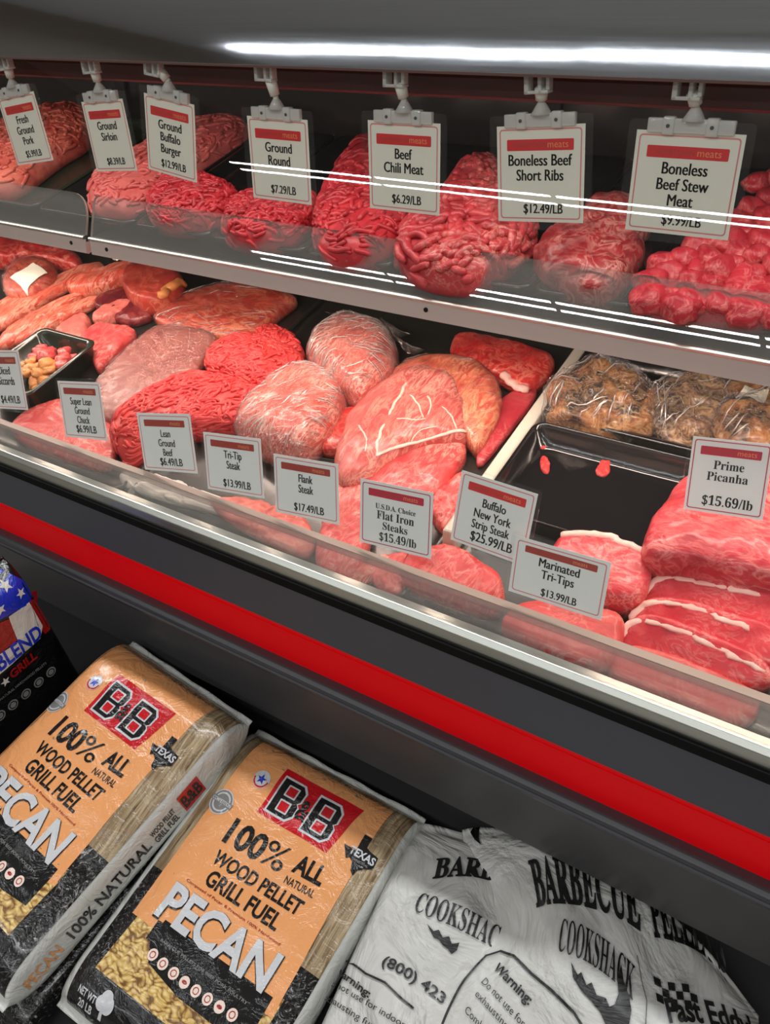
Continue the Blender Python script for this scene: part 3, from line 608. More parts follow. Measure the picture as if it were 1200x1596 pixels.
for k in range(34):
    u = random.uniform(0, 1); v = random.uniform(0, 1)
    x, y = -1.835+.135*u, 1.095+.135*v
    fat = v < .5
    z = CH+dz(y)+.036+.020*sin(pi*u)*sin(pi*v)+(.012 if k > 17 else 0)
    chunk('diced_meat', 'yellow fatty diced meat cube in the small green tray' if fat else 'pink diced meat cube in the small green tray', 'meat',
          'yellow fat cubes in the green tray' if fat else 'pink meat cubes in the green tray', (x, y, z), random.uniform(.014, .021), M['yfat'] if fat else M['slab'], D)
# ---- upper shelf pans and meats
xs = [onp(H, u, v, 0).x for u, v in ((120, 300), (236, 345), (342, 372), (486, 400), (614, 432), (826, 470), (992, 500))]+[.35]
pl_names = ['ground sirloin', 'ground buffalo', 'ground round', 'heaped ground beef', 'chili meat', 'short ribs', 'stew meat']
tray('shelf_pan', 'black shelf pan at the far left holding ground pork', -2.3, xs[0]-.004, 1.215, 1.66, .02, H, M['olivet'], .0)
for k, nm in enumerate(pl_names):
    tray('shelf_pan', 'black shelf pan holding the %s' % nm, xs[k]+.003, xs[k+1]-.003, 1.215, 1.66, .018, H, M['blackt'], 0)
blob('ground_pork', 'speckled orange pink ground pork at the left end of the upper shelf', 'ground meat', [(-90, 292), (-60, 230), (0, 190), (80, 165), (135, 160), (142, 195), (132, 216), (88, 240), (24, 290), (-20, 300)], .06, H, M['pork'], base=.008, e=.55, strands=(420, .0042, .04, .6, 1.0))
blob('ground_sirloin', 'pale pink ground sirloin under the Ground Sirloin card', 'ground meat', [(132, 305), (144, 275), (220, 235), (300, 187), (372, 180), (394, 200), (332, 242), (262, 278), (232, 318), (182, 332), (144, 326)], .055, H, M['groundp'], base=.008, e=.5, strands=(420, .004, .04, 1.0, .6))
blob('ground_buffalo', 'bright red ground buffalo beside the ground sirloin', 'ground meat', [(228, 322), (240, 294), (272, 278), (322, 276), (362, 294), (378, 306), (352, 332), (320, 348), (270, 350), (238, 342)], .058, H, M['groundd'], base=.008, e=.5, strands=(330, .0042, .04, 1.0, .6))
blob('ground_round', 'red ground round pile behind the Ground Round card', 'ground meat', [(345, 352), (352, 324), (386, 306), (440, 298), (492, 304), (502, 322), (472, 352), (440, 374), (390, 376), (354, 368)], .055, H, M['groundd'], base=.008, e=.5, strands=(330, .0042, .04, 1.0, .6))
blob('ground_beef', 'tall red ground beef heap between two upper cards', 'ground beef', [(486, 372), (492, 330), (508, 290), (538, 240), (562, 214), (584, 212), (604, 258), (644, 300), (654, 332), (612, 378), (570, 400), (510, 398)], .065, H, M['groundd'], base=.008, e=.5, strands=(520, .0044, .045, 1.1, .6))
blob('chili_meat', 'coarse thick stranded chili meat heap on the upper shelf', 'ground meat', [(616, 398), (624, 360), (680, 328), (702, 290), (728, 253), (768, 246), (796, 300), (834, 330), (828, 372), (792, 404), (740, 434), (680, 430), (628, 414)], .068, H, M['chili'], base=.008, e=.5, strands=(330, .0078, .06, 1.2, .7))
blob('short_rib_meat', 'marbled boneless short rib piece on the upper shelf', 'meat', [(826, 402), (840, 374), (880, 348), (930, 334), (1000, 360), (1008, 384), (986, 422), (950, 458), (900, 452), (850, 428)], .06, H, M['marbled'], base=.008, e=.5, amp=.008, sc=28)
blob('short_rib_meat', 'second short rib piece lying behind the marbled one', 'meat', [(900, 345), (915, 318), (960, 306), (1010, 318), (1018, 350), (960, 362)], .055, H, M['marbled'], base=.008, e=.5, amp=.008, sc=28)
stew = [(1015, 440), (1045, 430), (1040, 465), (1085, 470), (1075, 440), (1110, 440), (1125, 475), (1150, 455), (1165, 485), (1105, 405), (1065, 405), (1035, 410), (1010, 468), (1140, 415), (1175, 430), (1180, 400), (1090, 385), (1130, 380), (1160, 365), (1195, 380), (1195, 345), (1170, 330), (1200, 310), (1180, 285), (1210, 275), (1150, 345), (1215, 415), (1210, 455), (1205, 490), (1120, 425), (1190, 465), (1150, 395), (1100, 460), (1230, 340), (1240, 390), (1060, 480)]
for k, (u, v) in enumerate(stew):
    r = random.uniform(.023, .031); front = v > 395
    c = onp(H, u, v, .055+random.uniform(-.006, .008) if v < 455 else .04)
    chunk('stew_meat_chunk', 'chunk of red stew beef at the front of the upper shelf pile' if front else 'chunk of red stew beef at the back of the upper shelf pile', 'meat',
          'front stew beef chunks' if front else 'rear stew beef chunks', c, r, M['stew'], H)
blob('stew_meat_chunk', 'low bed of stew beef underneath the loose chunks', 'meat', [(1000, 480), (1010, 440), (1060, 400), (1130, 340), (1200, 300), (1260, 300), (1270, 480), (1180, 500), (1080, 490)], .045, H, M['stew'], base=.012, e=.5, amp=.012, sc=35)
# ------------------------------------------------------------------ lettering
_tc = {}
def serif(s):
    r = ''
    for ch in s:
        if 'A' <= ch <= 'Z': r += chr(0x1D400+ord(ch)-65)
        elif 'a' <= ch <= 'z': r += chr(0x1D41A+ord(ch)-97)
        elif '0' <= ch <= '9': r += chr(0x1D7CE+ord(ch)-48)
        else: r += ch
    return r
def text2d(s, bold=.012):
    k = (s, bold)
    if k in _tc: return _tc[k]
    c = bpy.data.curves.new('lettering', 'FONT'); c.body = s; c.resolution_u = 3; c.offset = bold
    o = bpy.data.objects.new('lettering', c); COL.objects.link(o); bpy.context.view_layer.update()
    dg = bpy.context.evaluated_depsgraph_get(); m = bpy.data.meshes.new_from_object(o.evaluated_get(dg))
    vs = [(v.co.x, v.co.y) for v in m.vertices]; fs = [tuple(p.vertices) for p in m.polygons]
    bpy.data.objects.remove(o); bpy.data.curves.remove(c); bpy.data.meshes.remove(m)
    _tc[k] = (vs, fs); return _tc[k]
CAP = .69
def ctext(s, cx, y, cap, cond, bold=.012):   # centred line, y up; returns (verts, faces)
    vs, fs = text2d(s, 0); x0 = min(v[0] for v in vs); x1 = max(v[0] for v in vs); k = cap/CAP   # weight from doubled strokes
    return merge(*[([(cx+(v[0]+d-(x0+x1)/2)*k*cond, y+v[1]*k) for v in vs], fs) for d in ((-bold, 0, bold) if bold else (0,))])
def ftext(s, p, q, cap, bold=.012, down=True, arch=0, shear=0):        # fitted between two baseline points, y down
    vs, fs = text2d(s, bold); x0 = min(v[0] for v in vs); x1 = max(v[0] for v in vs)
    p, q = V3((p[0], p[1], 0)), V3((q[0], q[1], 0)); d = q-p; u = d.normalized(); n = V3((u.y, -u.x, 0))
    o = []
    for x, y in vs:
        t = (x-x0)/(x1-x0); w = p+d*t+n*(y/CAP*cap+arch*4*t*(1-t))+u*(shear*y/CAP*cap); o.append((w.x, w.y))
    return o, fs
def rrect(x0, y0, x1, y1, r, n=4):
    P = []
    for cx_, cy_, a0 in ((x1-r, y1-r, 0), (x0+r, y1-r, 90), (x0+r, y0+r, 180), (x1-r, y0+r, 270)):
        for k in range(n+1): a = radians(a0+90*k/n); P.append((cx_+r*cos(a), cy_+r*sin(a)))
    return P
def ring2(P, Q):                               # band between two loops of equal length
    n = len(P); return P+Q, [(i, (i+1) % n, n+(i+1) % n, n+i) for i in range(n)]
def merge(*parts):
    V, Fc = [], []
    for vs, fs in parts:
        o = len(V); V += list(vs); Fc += [tuple(i+o for i in f) for f in fs]
    return V, Fc
def poly(P): return list(P), [tuple(range(len(P)))]
def disc(cx, cy, r, n=20, ry=None): return poly([(cx+r*cos(2*pi*k/n), cy+(ry or r)*sin(2*pi*k/n)) for k in range(n)])
def circ(cx, cy, r, w, n=24): return ring2([(cx+r*cos(2*pi*k/n), cy+r*sin(2*pi*k/n)) for k in range(n)], [(cx+(r-w)*cos(2*pi*k/n), cy+(r-w)*sin(2*pi*k/n)) for k in range(n)])
def star(cx, cy, r, a0=0): return poly([(cx+(r if k % 2 == 0 else r*.42)*sin(a0+pi*k/5), cy-(r if k % 2 == 0 else r*.42)*cos(a0+pi*k/5)) for k in range(10)])
def flatobj(name, g, z, mat, parent):
    vs, fs = g; return link(name, mesh_of(name, [(x, y, z) for x, y in vs], fs), mat, parent, False)
# ------------------------------------------------------------------ price cards
def card(corn, pl_y, lean, lines, price, label, hang, w=.118, h=.116, scale=1, style='cond', banner='banner', line='pline', paper='paper', tag_left='HOMETOWN', ztop=None):
    P = []
    for u, v in corn:                          # plane leaning back: y = pl_y + lean*(z-zref)
        r = ray(u, v); t = (pl_y+lean*.76)/(r.y-lean*r.z); P.append(r*t)
    c = sum(P, V3())/4; c.z += CH
    ex = ((P[1]-P[0])+(P[2]-P[3])); ey = ((P[0]-P[3])+(P[1]-P[2]))
    w = ex.length/2; h = ey.length/2
    ex.normalize(); nz = V3((0, -1, lean)).normalized(); ex = (ex-nz*ex.dot(nz)).normalized(); 
    e2 = ey.normalized(); e2 = (e2-nz*e2.dot(nz)).normalized(); ax = (ex+e2.cross(nz)).normalized(); ay = nz.cross(ax)
    root = empty('price_card', (0, 0, 0), label, 'sign', 'hanging price cards' if hang else 'price cards along the front glass')
    root.matrix_world = Matrix(((ax.x, ay.x, nz.x, c.x), (ax.y, ay.y, nz.y, c.y), (ax.z, ay.z, nz.z, c.z), (0, 0, 0, 1)))
    bm = bmesh.new(); bx(bm, -w/2, w/2, -h/2, h/2, -.0006, 0); bmobj('card', bm, M[paper], root)
    m = .032*w
    flatobj('border_line', ring2(rrect(-w/2+m, -h/2+m, w/2-m, h/2-m, .004), rrect(-w/2+m+.0016, -h/2+m+.0016, w/2-m-.0016, h/2-m-.0016, .003)), .0002, M[line], root)
    bw, bh, by = w*.76, h*.115, h*(.305 if hang else .33)
    b = flatobj('banner', poly(rrect(-bw/2, by-bh/2, bw/2, by+bh/2, .0015)), .0003, M[banner], root)
    flatobj('banner_lettering', ctext('meats', bw*.27, by-bh*.25, bh*.62, 1.0, 0), .0005, M['ytext'], b)
    flatobj('banner_lettering', ctext(tag_left, -bw*.15, by-bh*.22, bh*.42, .95, .0), .0005, M['btext'], b)
    parts = []; n = len(lines); st = h*max(.155, (lines[0][1] if style != 'serif' else .12)*1.3); T = h*(.5-.405)
    for i, (s, cap, cond) in enumerate(lines):
        y = T-st*i
        parts.append(ctext(serif(s) if style == 'serif' else s, 0, y, cap*h, cond, .006 if style == 'serif' else .026))
    flatobj('lettering', merge(*parts), .0004, M['ink'] if style != 'serif' else M['inkg'], root)
    s, cap, cond = price
    flatobj('price_lettering', ctext(serif(s) if style == 'serif' else s, w*.04, -h*(.405 if hang else .395), cap*h, cond, .006 if style == 'serif' else .024), .0004, M['ink'], root)
    e = .006 if not hang else .010
    bm = bmesh.new(); vs = rrect(-w/2-e, -h/2-e, w/2+e, h/2+(e*1.2 if hang else e), .006)
    f = [bm.verts.new((x, y, .0012)) for x, y in vs]; g = [bm.verts.new((x, y, -.0014)) for x, y in vs]
    bm.faces.new(f); bm.faces.new(g[::-1])
    for i in range(len(f)): bm.faces.new((f[i], g[i], g[(i+1) % len(f)], f[(i+1) % len(f)]))
    bmobj('clear_sleeve', bm, M['sleeve'], root)
    if hang:
        inv = root.matrix_world.inverted(); cl = empty('hanging_clip', (0, 0, 0)); cl.parent = root
        yb = h/2+.006
        bm = bmesh.new(); bx(bm, -w*.40, w*.40, yb-.008, yb+.008, -.004, .004, .0015)
        for sx in (-.2, .2):
            bx(bm, w*sx-.007, w*sx+.007, yb-.010, yb+.010, -.005, .006, .002)
        bmobj('clamp_bar', bm, M['clip'], cl, True)
        bm = bmesh.new()
        for sx in (-.2, .2): cyl(bm, (w*sx, yb, .0055), (w*sx, yb, .0068), .0022, seg=10)
        bmobj('clamp_rivet', bm, M['inkg'], cl)
        top = inv @ V3((c.x-.004, 1.070, CH-.080)); nk = V3((.002, yb+.020, 0))
        bm = bmesh.new(); cyl(bm, (.002, yb+.006, 0), nk, .014, .005, 12); bmobj('clamp_saddle', bm, M['clip'], cl, True)
        d = (top-nk); bm = bmesh.new(); cyl(bm, nk-d*.05, nk+d*.12, .0042, .0042, 14); cyl(bm, nk+d*.12, nk+d*.62, .0074, .0086, 18); cyl(bm, nk+d*.62, nk+d*.70, .0086, .005, 18)
        bmobj('swivel_joint', bm, M['ball'], cl, True)
        bm = bmesh.new(); a = top
        bx(bm, a.x-.020, a.x+.012, a.y-.016, a.y-.012, a.z-.008, a.z+.008, .001)
        bx(bm, a.x-.020, a.x-.014, a.y-.016, a.y+.006, a.z-.008, a.z+.008, .001)
        bx(bm, a.x-.002, a.x+.003, a.y-.016, a.y+.006, a.z-.008, a.z+.008, .001)
        bx(bm, a.x+.008, a.x+.013, a.y-.012, a.y+.006, a.z-.006, a.z+.006, .001)
        bmobj('mounting_bracket', bm, M['clip'], cl, True)
    return root
CN = .62
def L3(*s, cap=.105, cond=CN): return [(x, cap, cond) for x in s]
UP = [
 ([(-8, 150), (52, 148), (85, 252), (30, 255)], L3('Fresh', 'Ground', 'Pork'), '$5.99/LB', 'hanging price card for ground pork at the left end of the row'),
 ([(125, 158), (190, 155), (215, 268), (152, 265)], L3('Ground', 'Sirloin'), '$8.39/LB', 'hanging price card reading Ground Sirloin'),
 ([(230, 157), (310, 155), (298, 275), (228, 268)], L3('Ground', 'Buffalo', 'Burger'), '$12.99/LB', 'hanging price card reading Ground Buffalo Burger'),
 ([(388, 184), (482, 184), (482, 314), (393, 312)], L3('Ground', 'Round'), '$7.29/LB', 'hanging price card reading Ground Round'),
 ([(574, 188), (688, 192), (683, 334), (576, 326)], L3('Beef', 'Chili Meat'), '$6.29/LB', 'hanging price card reading Beef Chili Meat'),
 ([(774, 196), (913, 194), (908, 346), (777, 346)], L3('Boneless Beef', 'Short Ribs'), '$12.49/LB', 'hanging price card reading Boneless Beef Short Ribs'),
 ([(992, 202), (1166, 210), (1132, 374), (975, 358)], L3('Boneless', 'Beef Stew', 'Meat'), '$9.99/LB', 'hanging price card reading Boneless Beef Stew Meat')]
for k, (cn, ln, pr_, lab) in enumerate(UP):
    card(cn, 1.078, 0, [(a, .115, .80 if k > 3 else .84) for a, _, _ in ln], (pr_, .10, .80), lab, True)
LOW = [
 ([(-30, 540), (25, 553), (48, 645), (-5, 630)], L3('Diced', 'Gizzards'), '$4.49/LB', 'price card cut off at the left edge before the green tray', {}),
 ([(82, 585), (152, 606), (172, 695), (108, 672)], L3('Super Lean', 'Ground', 'Chuck'), '$6.99/LB', 'price card reading Super Lean Ground Chuck', {}),
 ([(205, 635), (293, 655), (312, 748), (232, 722)], L3('Lean', 'Ground', 'Beef'), '$6.49/LB', 'price card reading Lean Ground Beef', {}),
 ([(310, 665), (403, 692), (415, 785), (330, 755)], L3('Tri-Tip', 'Steak'), '$13.99/LB', 'price card reading Tri-Tip Steak', {}),
 ([(421, 702), (525, 728), (530, 825), (435, 792)], L3('Flank', 'Steak'), '$17.49/LB', 'price card reading Flank Steak', {}),
 ([(555, 738), (675, 775), (671, 875), (568, 842)], [('U.S.D.A. Choice', .08, .88), ('Flat Iron', .13, .88), ('Steaks', .12, .9)], '$15.49/lb', 'price card reading U.S.D.A. Choice Flat Iron Steaks', dict(style='serif', line='cline', banner='bannerc')),
 ([(800, 830), (950, 880), (937, 975), (798, 915)], L3('Marinated', 'Tri-Tips', cap=.15, cond=.80), '$13.99/LB', 'price card reading Marinated Tri-Tips', {}),
 ([(724, 737), (846, 770), (810, 870), (697, 848)], L3('Buffalo', 'New York', 'Strip Steak', cap=.12, cond=.72), '$25.99/LB', 'price card reading Buffalo New York Strip Steak', dict(banner='banner')),
 ([(1080, 680), (1204, 692), (1190, 815), (1066, 790)], [('Prime', .115, .9), ('Picanha', .115, .9)], '$15.69/lb', 'price card reading Prime Picanha stuck in the red roast', dict(style='serif', line='cline', banner='bannerc'))]
for k, (cn, ln, pr_, lab, kw) in enumerate(LOW):
    y0, le = (.9455, .2)
    if k == 7: y0 = .958
    if k == 8: y0, le = 1.125, .35
    kw = dict(kw); kw.setdefault('banner', 'bannerd')
    if k < 5: ln = [(a, .135 if len(ln) < 3 else .125, .70) for a, _, _ in ln]
    card(cn, y0, le, ln, (pr_, .13, .84 if k in (5, 8) else .80), lab, False, paper='paperw', **kw)
# ------------------------------------------------------------------ bags on the floor ramp
m_, nt, out = newmat('wood_print'); v = coords(nt, (30, 2.2, 1)); f = tex(nt, v, 6, 5, .6, .6)
f2 = tex(nt, coords(nt, (1, 1, 1)), 14, 2)
c = mixc(nt, ramp(nt, f2, [(.45, (0, 0, 0)), (.6, (.6, .6, .6))]), ramp(nt, f, [(.30, srgb(62, 48, 36)), (.45, srgb(134, 112, 84)), (.62, srgb(178, 158, 126))]), srgb(120, 98, 72))
def film_nrm(nt, s=.5): return bump(nt, tex(nt, coords(nt), 17, 4, .6, 1.6), s, .012)
bsdf(nt, out, c, .22, 0, .5, .3, film_nrm(nt)); M['woodp'] = m_
m_, nt, out = newmat('charcoal_print'); v = coords(nt, (1, 1, 1)); f = tex(nt, v, 55, 4, .7, 2.5)
bsdf(nt, out, ramp(nt, f, [(.50, srgb(14, 13, 13)), (.60, srgb(60, 58, 56)), (.72, srgb(180, 178, 172))]), .2, 0, .5, .3, film_nrm(nt)); M['charp'] = m_
m_, nt, out = newmat('pellet_print'); cc = coords(nt); nz_ = N(nt, 'ShaderNodeTexNoise'); nt.links.new(cc, nz_.inputs['Vector']); nz_.inputs['Scale'].default_value = 42; nz_.inputs['Detail'].default_value = 1
ad = N(nt, 'ShaderNodeVectorMath', operation='MULTIPLY_ADD'); nt.links.new(nz_.outputs['Color'], ad.inputs[0]); ad.inputs[1].default_value = (.022, .022, 0); nt.links.new(cc, ad.inputs[2])
def vor(sc_, rot):
    mp = N(nt, 'ShaderNodeMapping'); nt.links.new(ad.outputs[0], mp.inputs[0]); mp.inputs['Scale'].default_value = (1, 2.1, 1); mp.inputs['Rotation'].default_value = (0, 0, rot)
    v_ = N(nt, 'ShaderNodeTexVoronoi'); nt.links.new(mp.outputs[0], v_.inputs['Vector']); v_.inputs['Scale'].default_value = sc_; return v_.outputs['Distance']
dd = math_(nt, 'MINIMUM', vor(78, .6), math_(nt, 'ADD', vor(70, -.9), .1))
bsdf(nt, out, ramp(nt, dd, [(.1, srgb(228, 204, 140)), (.42, srgb(196, 158, 88)), (.66, srgb(112, 76, 34))]), .25, 0, .5, .3, film_nrm(nt)); M['pelp'] = m_
def film(name, col, rough=.22, s=.5, coat=.3):
    m, nt, out = newmat(name); bsdf(nt, out, col, rough, 0, .5, coat, film_nrm(nt, s)); return m
M['orangep'] = film('orange_print', srgb(222, 152, 96)); M['redp'] = film('red_print', srgb(186, 18, 28)); M['blkp'] = film('black_film_print', srgb(16, 15, 15))
M['whtp'] = film('white_film', srgb(204, 204, 198), .3, .6); M['silp'] = film('silver_print', srgb(192, 192, 194)); M['gryp'] = film('grey_print_film', srgb(120, 118, 116))
M['orgtxt'] = film('orange_lettering', srgb(220, 150, 90)); M['blup'] = film('blue_print', srgb(24, 46, 176)); M['offw'] = film('off_white_print', srgb(206, 200, 190)); M['pinkp'] = film('pale_dot_print', srgb(226, 204, 190)); M['dkrp'] = film('dark_red_print', srgb(150, 20, 20))
def sackmat(name, col):
    m, nt, out = newmat(name); bsdf(nt, out, col, .42, 0, .5, .05, bump(nt, tex(nt, coords(nt, (1, 1, 1), (0, 0, .4)), 7, 4, .5, 2.2), .6, .035)); return m
M['sack'] = sackmat('white_sack_film', srgb(192, 190, 184)); M['sackink'] = sackmat('sack_black_ink', srgb(22, 21, 20))
class Bag:
    def __init__(s, name, label, O, U, Vd, Wd, y0, y1, C, n=4.5, wr=(.003, 14), film='whtp', fin=.022, endr=.13, bulge=0, notch=None):
        s.bulge, s.notch = bulge, notch
        s.O, s.U, s.V = O, U.normalized(), Vd.normalized(); s.N = s.V.cross(s.U).normalized()
        if s.N.z < 0 and abs(s.N.z) > .2: s.N = -s.N
        s.W, s.y0, s.y1, s.C, s.n, s.wr, s.fin, s.endr = Wd, y0, y1, C, n, wr, fin, endr
        s.sd = V3((random.random()*40, random.random()*40, 0))
        s.root = empty(name, s.w(Wd/2, (y0+y1)/2, -2*C), label, 'bag')
        s.body(film)
    def w(s, x, y, z):
        if s.bulge or s.notch:                 # the sack's head bows out, its flank is pinched in
            t = min(1, max(0, x/s.W)); k = max(0, 1-(y-s.y0)/.30)
            yy = y-s.bulge*4*t*(1-t)*k*k
            if s.notch: x = x+s.notch[0]*math.exp(-((y-s.notch[1])/s.notch[2])**2)*(1-t)**2
            y = yy
        return s.O+s.U*x+s.V*y+s.N*z
    def c(s, y):
        t = (y-s.y0)/(s.y1-s.y0); k = (min(t, 1-t)-s.fin)/s.endr
        if k <= 0: return .0018
        k = min(1, k); return .0018+(s.C-.0018)*math.sqrt(max(0, 1-(1-k)**2))
    def wrk(s, x, y):
        q = V3((x, y, 0))*s.wr[1]+s.sd
        return s.wr[0]*(noise.fractal(q, .9, 2, 3)+.8*(1-abs(noise.noise(q*.55+V3((9, 3, 0)))*2.2)))
    def top(s, x, y, e=0):
        xx = min(1, abs(2*x/s.W-1)); c = s.c(y); z = -s.C+c*max(0, 1-xx**s.n)**(1/s.n)
        k = min(1, c/s.C)
        return s.w(x, y, z+s.wrk(x, y)*k*(1-xx**8)+e)
    def side(s, t, y, e=0, right=True):        # t: 1 top edge .. -1 bottom edge
        c = s.c(y); a = s.W/2; k = max(0, 1-abs(t)**s.n)**(1/s.n); x = a+a*k+e if right else a-a*k-e
        return s.w(x, y, -s.C+c*t)
    def body(s, film):
        sh = lambda t: (1-abs(t)**s.n)**(1/s.n)
        ring = [(-sh(.8)+2*sh(.8)*i/56, 1) for i in range(57)]
        ring = [(x, (1-abs(x)**s.n)**(1/s.n)) for x, _ in ring]+[(sh(t), t) for t in (.65, .45, .2, 0, -.2, -.45, -.65)]
        ring += [(sh(.8)-2*sh(.8)*i/12, -(1-abs(sh(.8)-2*sh(.8)*i/12)**s.n)**(1/s.n)) for i in range(13)]+[(-sh(t), t) for t in (-.65, -.45, -.2, 0, .2, .45, .65)]
        ny, nt_ = 130, len(ring); vs, fs = [], []
        for j in range(ny+1):
            y = s.y0+(s.y1-s.y0)*j/ny; c = s.c(y)
            for k, (rx, zz) in enumerate(ring):
                x = s.W/2*(1+rx); xx = abs(rx)
                wv = s.wrk(x, y)*min(1, c/s.C)*(1-xx**8) if zz > 0 else 0
                fz = .004*sin(x*60)*(1 if c < .003 else 0)
                vs.append(s.w(x, y, -s.C+c*zz+wv+fz)-s.root.location)
        for j in range(ny):
            for k in range(nt_):
                a = j*nt_+k; b = j*nt_+(k+1) % nt_; fs.append((a, b, b+nt_, a+nt_))
        fs.append(tuple(range(nt_))); fs.append(tuple(range(ny*nt_, (ny+1)*nt_))[::-1])
        m = mesh_of('bag_film', vs, fs); bm = bmesh.new(); bm.from_mesh(m); bmesh.ops.recalc_face_normals(bm, faces=bm.faces); bm.to_mesh(m); bm.free()
        s.b = link('bag_film', m, M[film], s.root)
    def decal(s, name, g, e, mat, cut=.012, f=None, parent=None):
        vs, fs = g; bm = bmesh.new(); bv = [bm.verts.new((x, y, 0)) for x, y in vs]
        for q in fs:
            try: bm.faces.new([bv[i] for i in q])
            except ValueError: pass
        xs_ = [v[0] for v in vs]; ys_ = [v[1] for v in vs]
        for lo, hi, nrm in ((min(xs_), max(xs_), (1, 0, 0)), (min(ys_), max(ys_), (0, 1, 0))):
            k = math.ceil(lo/cut)
            while k*cut < hi:
                co = V3(nrm)*(k*cut); bmesh.ops.bisect_plane(bm, geom=bm.verts[:]+bm.edges[:]+bm.faces[:], plane_co=co, plane_no=nrm, dist=1e-6); k += 1
        f = f or s.top; rl_ = s.root.location
        bmesh.ops.triangulate(bm, faces=[q for q in bm.faces if len(q.verts) > 4])
        for v in bm.verts: v.co = f(v.co.x, v.co.y, e)-rl_
        m = bpy.data.meshes.new(name); bm.to_mesh(m); bm.free()
        return link(name, m, mat, parent or s.root)
def bagplane(z0, s, ang, px, y0=.8):
    O = hit(px[0], px[1], z0, y0, s); n = V3((0, -s, 1)).normalized(); U = V3((1, 0, 0)); Vd = U.cross(n); a = radians(ang)
    return O, U*cos(a)+Vd*sin(a), -U*sin(a)+Vd*cos(a)
def letterB(cx, cy, w, h, k):                  # blocky B: outline, with two square holes
    c = w*.2
    return [(cx-w/2, cy-h/2), (cx+w/2-c, cy-h/2), (cx+w/2, cy-h/2+c), (cx+w/2, cy-c*.45), (cx+w/2-c*.5, cy), (cx+w/2, cy+c*.45), (cx+w/2, cy+h/2-c), (cx+w/2-c, cy+h/2), (cx-w/2, cy+h/2)]
TEX = [(.36, 0), (.58, 0), (.58, .26), (.70, .30), (.95, .33), (.97, .62), (.80, .72), (.66, .84), (.62, 1), (.50, .92), (.42, .72), (.30, .66), (.22, .72), (.10, .56), (0, .44), (.36, .44)]
def tsh(x, y, s): return [(x+(px-.48)*s, y+(py-.5)*s) for px, py in TEX]
def pellet_print(b, W_, xl=.006):
    yb = b.y1-.012; yt = b.y0+.012
    b.decal('wood_print', poly([(xl, yt), (W_-.006, yt), (W_-.006, .205), (xl, .205)]), .0012, M['woodp'], .006)
    b.decal('charcoal_print', poly([(xl, .205), (W_-.006, .205), (W_-.006, yb), (xl, yb)]), .0012, M['charp'], .006)
    b.decal('pellet_print', poly([(.058, .262), (.352, .255), (.348, .375), (.048, .375)]), .0016, M['pelp'], .012)
    b.decal('black_print', merge(poly([(.026, .378), (.362, .378), (.362, yb), (.026, yb)]), poly([(.105, .262), (.335, .262), (.335, .330), (.28, .338), (.20, .338), (.125, .325), (.105, .300)])), .0021, M['blkp'], .012)
    o = b.decal('orange_panel', poly([(.046, yt), (.340, yt), (.342, .12), (.350, .285), (.044, .282)]), .0018, M['orangep'], .012)
    b.decal('black_band', poly([(.095, .268), (.318, .268), (.318, .300), (.095, .300)]), .0023, M['blkp'], .012)
    lg = b.decal('logo_panel', poly([(.131, -.048), (.300, -.048), (.283, .044), (.131, .044)]), .0024, M['redp'])
    wl, bl_, hl = [], [], []
    for cx in (.168, .246):
        wl.append(poly(letterB(cx, 0, .058, .072, 0))); bl_.append(poly(letterB(cx, 0, .051, .064, 0)))
        for dy in (-.0135, .0145):
            hl.append((cx+.001, dy))
    for w_ in wl: b.decal('logo_letter', w_, .0029, M['silp'], .012, None, lg)
    for w_ in bl_: b.decal('logo_letter', w_, .0032, M['blkp'], .012, None, lg)
    for x, y in hl: b.decal('logo_letter', poly(rrect(x-.0125, y-.0108, x+.0125, y+.0108, .001, 1)), .0036, M['silp'], .012, None, lg)
    for x, y in hl: b.decal('logo_letter', poly(rrect(x-.0095, y-.0080, x+.0095, y+.0080, .001, 1)), .0040, M['redp'], .012, None, lg)
    b.decal('logo_letter', ftext('&', (.195, .020), (.219, .020), .034, .02), .0034, M['blkp'], .012, None, lg)
    b.decal('badge', merge(disc(.060, .060, .0235, 28)), .0026, M['silp'])
    b.decal('badge', merge(circ(.060, .060, .0215, .0035), disc(.060, .060, .0150), poly([(.034, .052), (.086, .056), (.084, .066), (.036, .062)])), .0030, M['gryp'])
    b.decal('badge_lettering', ftext('COMPETITION', (.038, .061), (.083, .063), .006, .02), .0034, M['silp'])
    b.decal('seal', disc(.102, -.008, .0165, 24), .0026, M['silp']); b.decal('seal', ring2([(.102+.0155*cos(radians(a)), -.008+.0155*sin(radians(a))) for a in range(0, 181, 15)], [(.102+.0125*cos(radians(a)), -.008+.0125*sin(radians(a))) for a in range(0, 181, 15)]), .0030, M['redp'])
    b.decal('seal', star(.102, -.008, .010), .0030, M['blup'])
    tx = b.decal('state_map', poly(tsh(.334, .020, .066)), .0028, M['blkp'])
    b.decal('map_lettering', ftext('TEXAS', (.316, .024), (.364, .024), .012, .03), .0032, M['silp'], .012, None, tx)
    b.decal('map_lettering', ftext('CHARCOAL', (.326, .031), (.358, .031), .0035, .02), .0032, M['gryp'], .012, None, tx)
    b.decal('lettering', merge(ftext('100', (.106, .113), (.186, .112), .042, .03), ftext('%', (.186, .110), (.232, .110), .042, .0), ftext('ALL', (.248, .096), (.305, .093), .029, .035), ftext('NATURAL', (.247, .118), (.305, .115), .012, .012),
        ftext('WOOD PELLET', (.112, .151), (.299, .149), .023, .025), ftext('GRILL FUEL', (.124, .185), (.280, .185), .025, .025)), .0028, M['blkp'])
    b.decal('small_lettering', ftext('Composed of Pecan & Premium 100% Hardwood', (.094, .197), (.300, .199), .0042, .01), .0028, M['dkrp'])
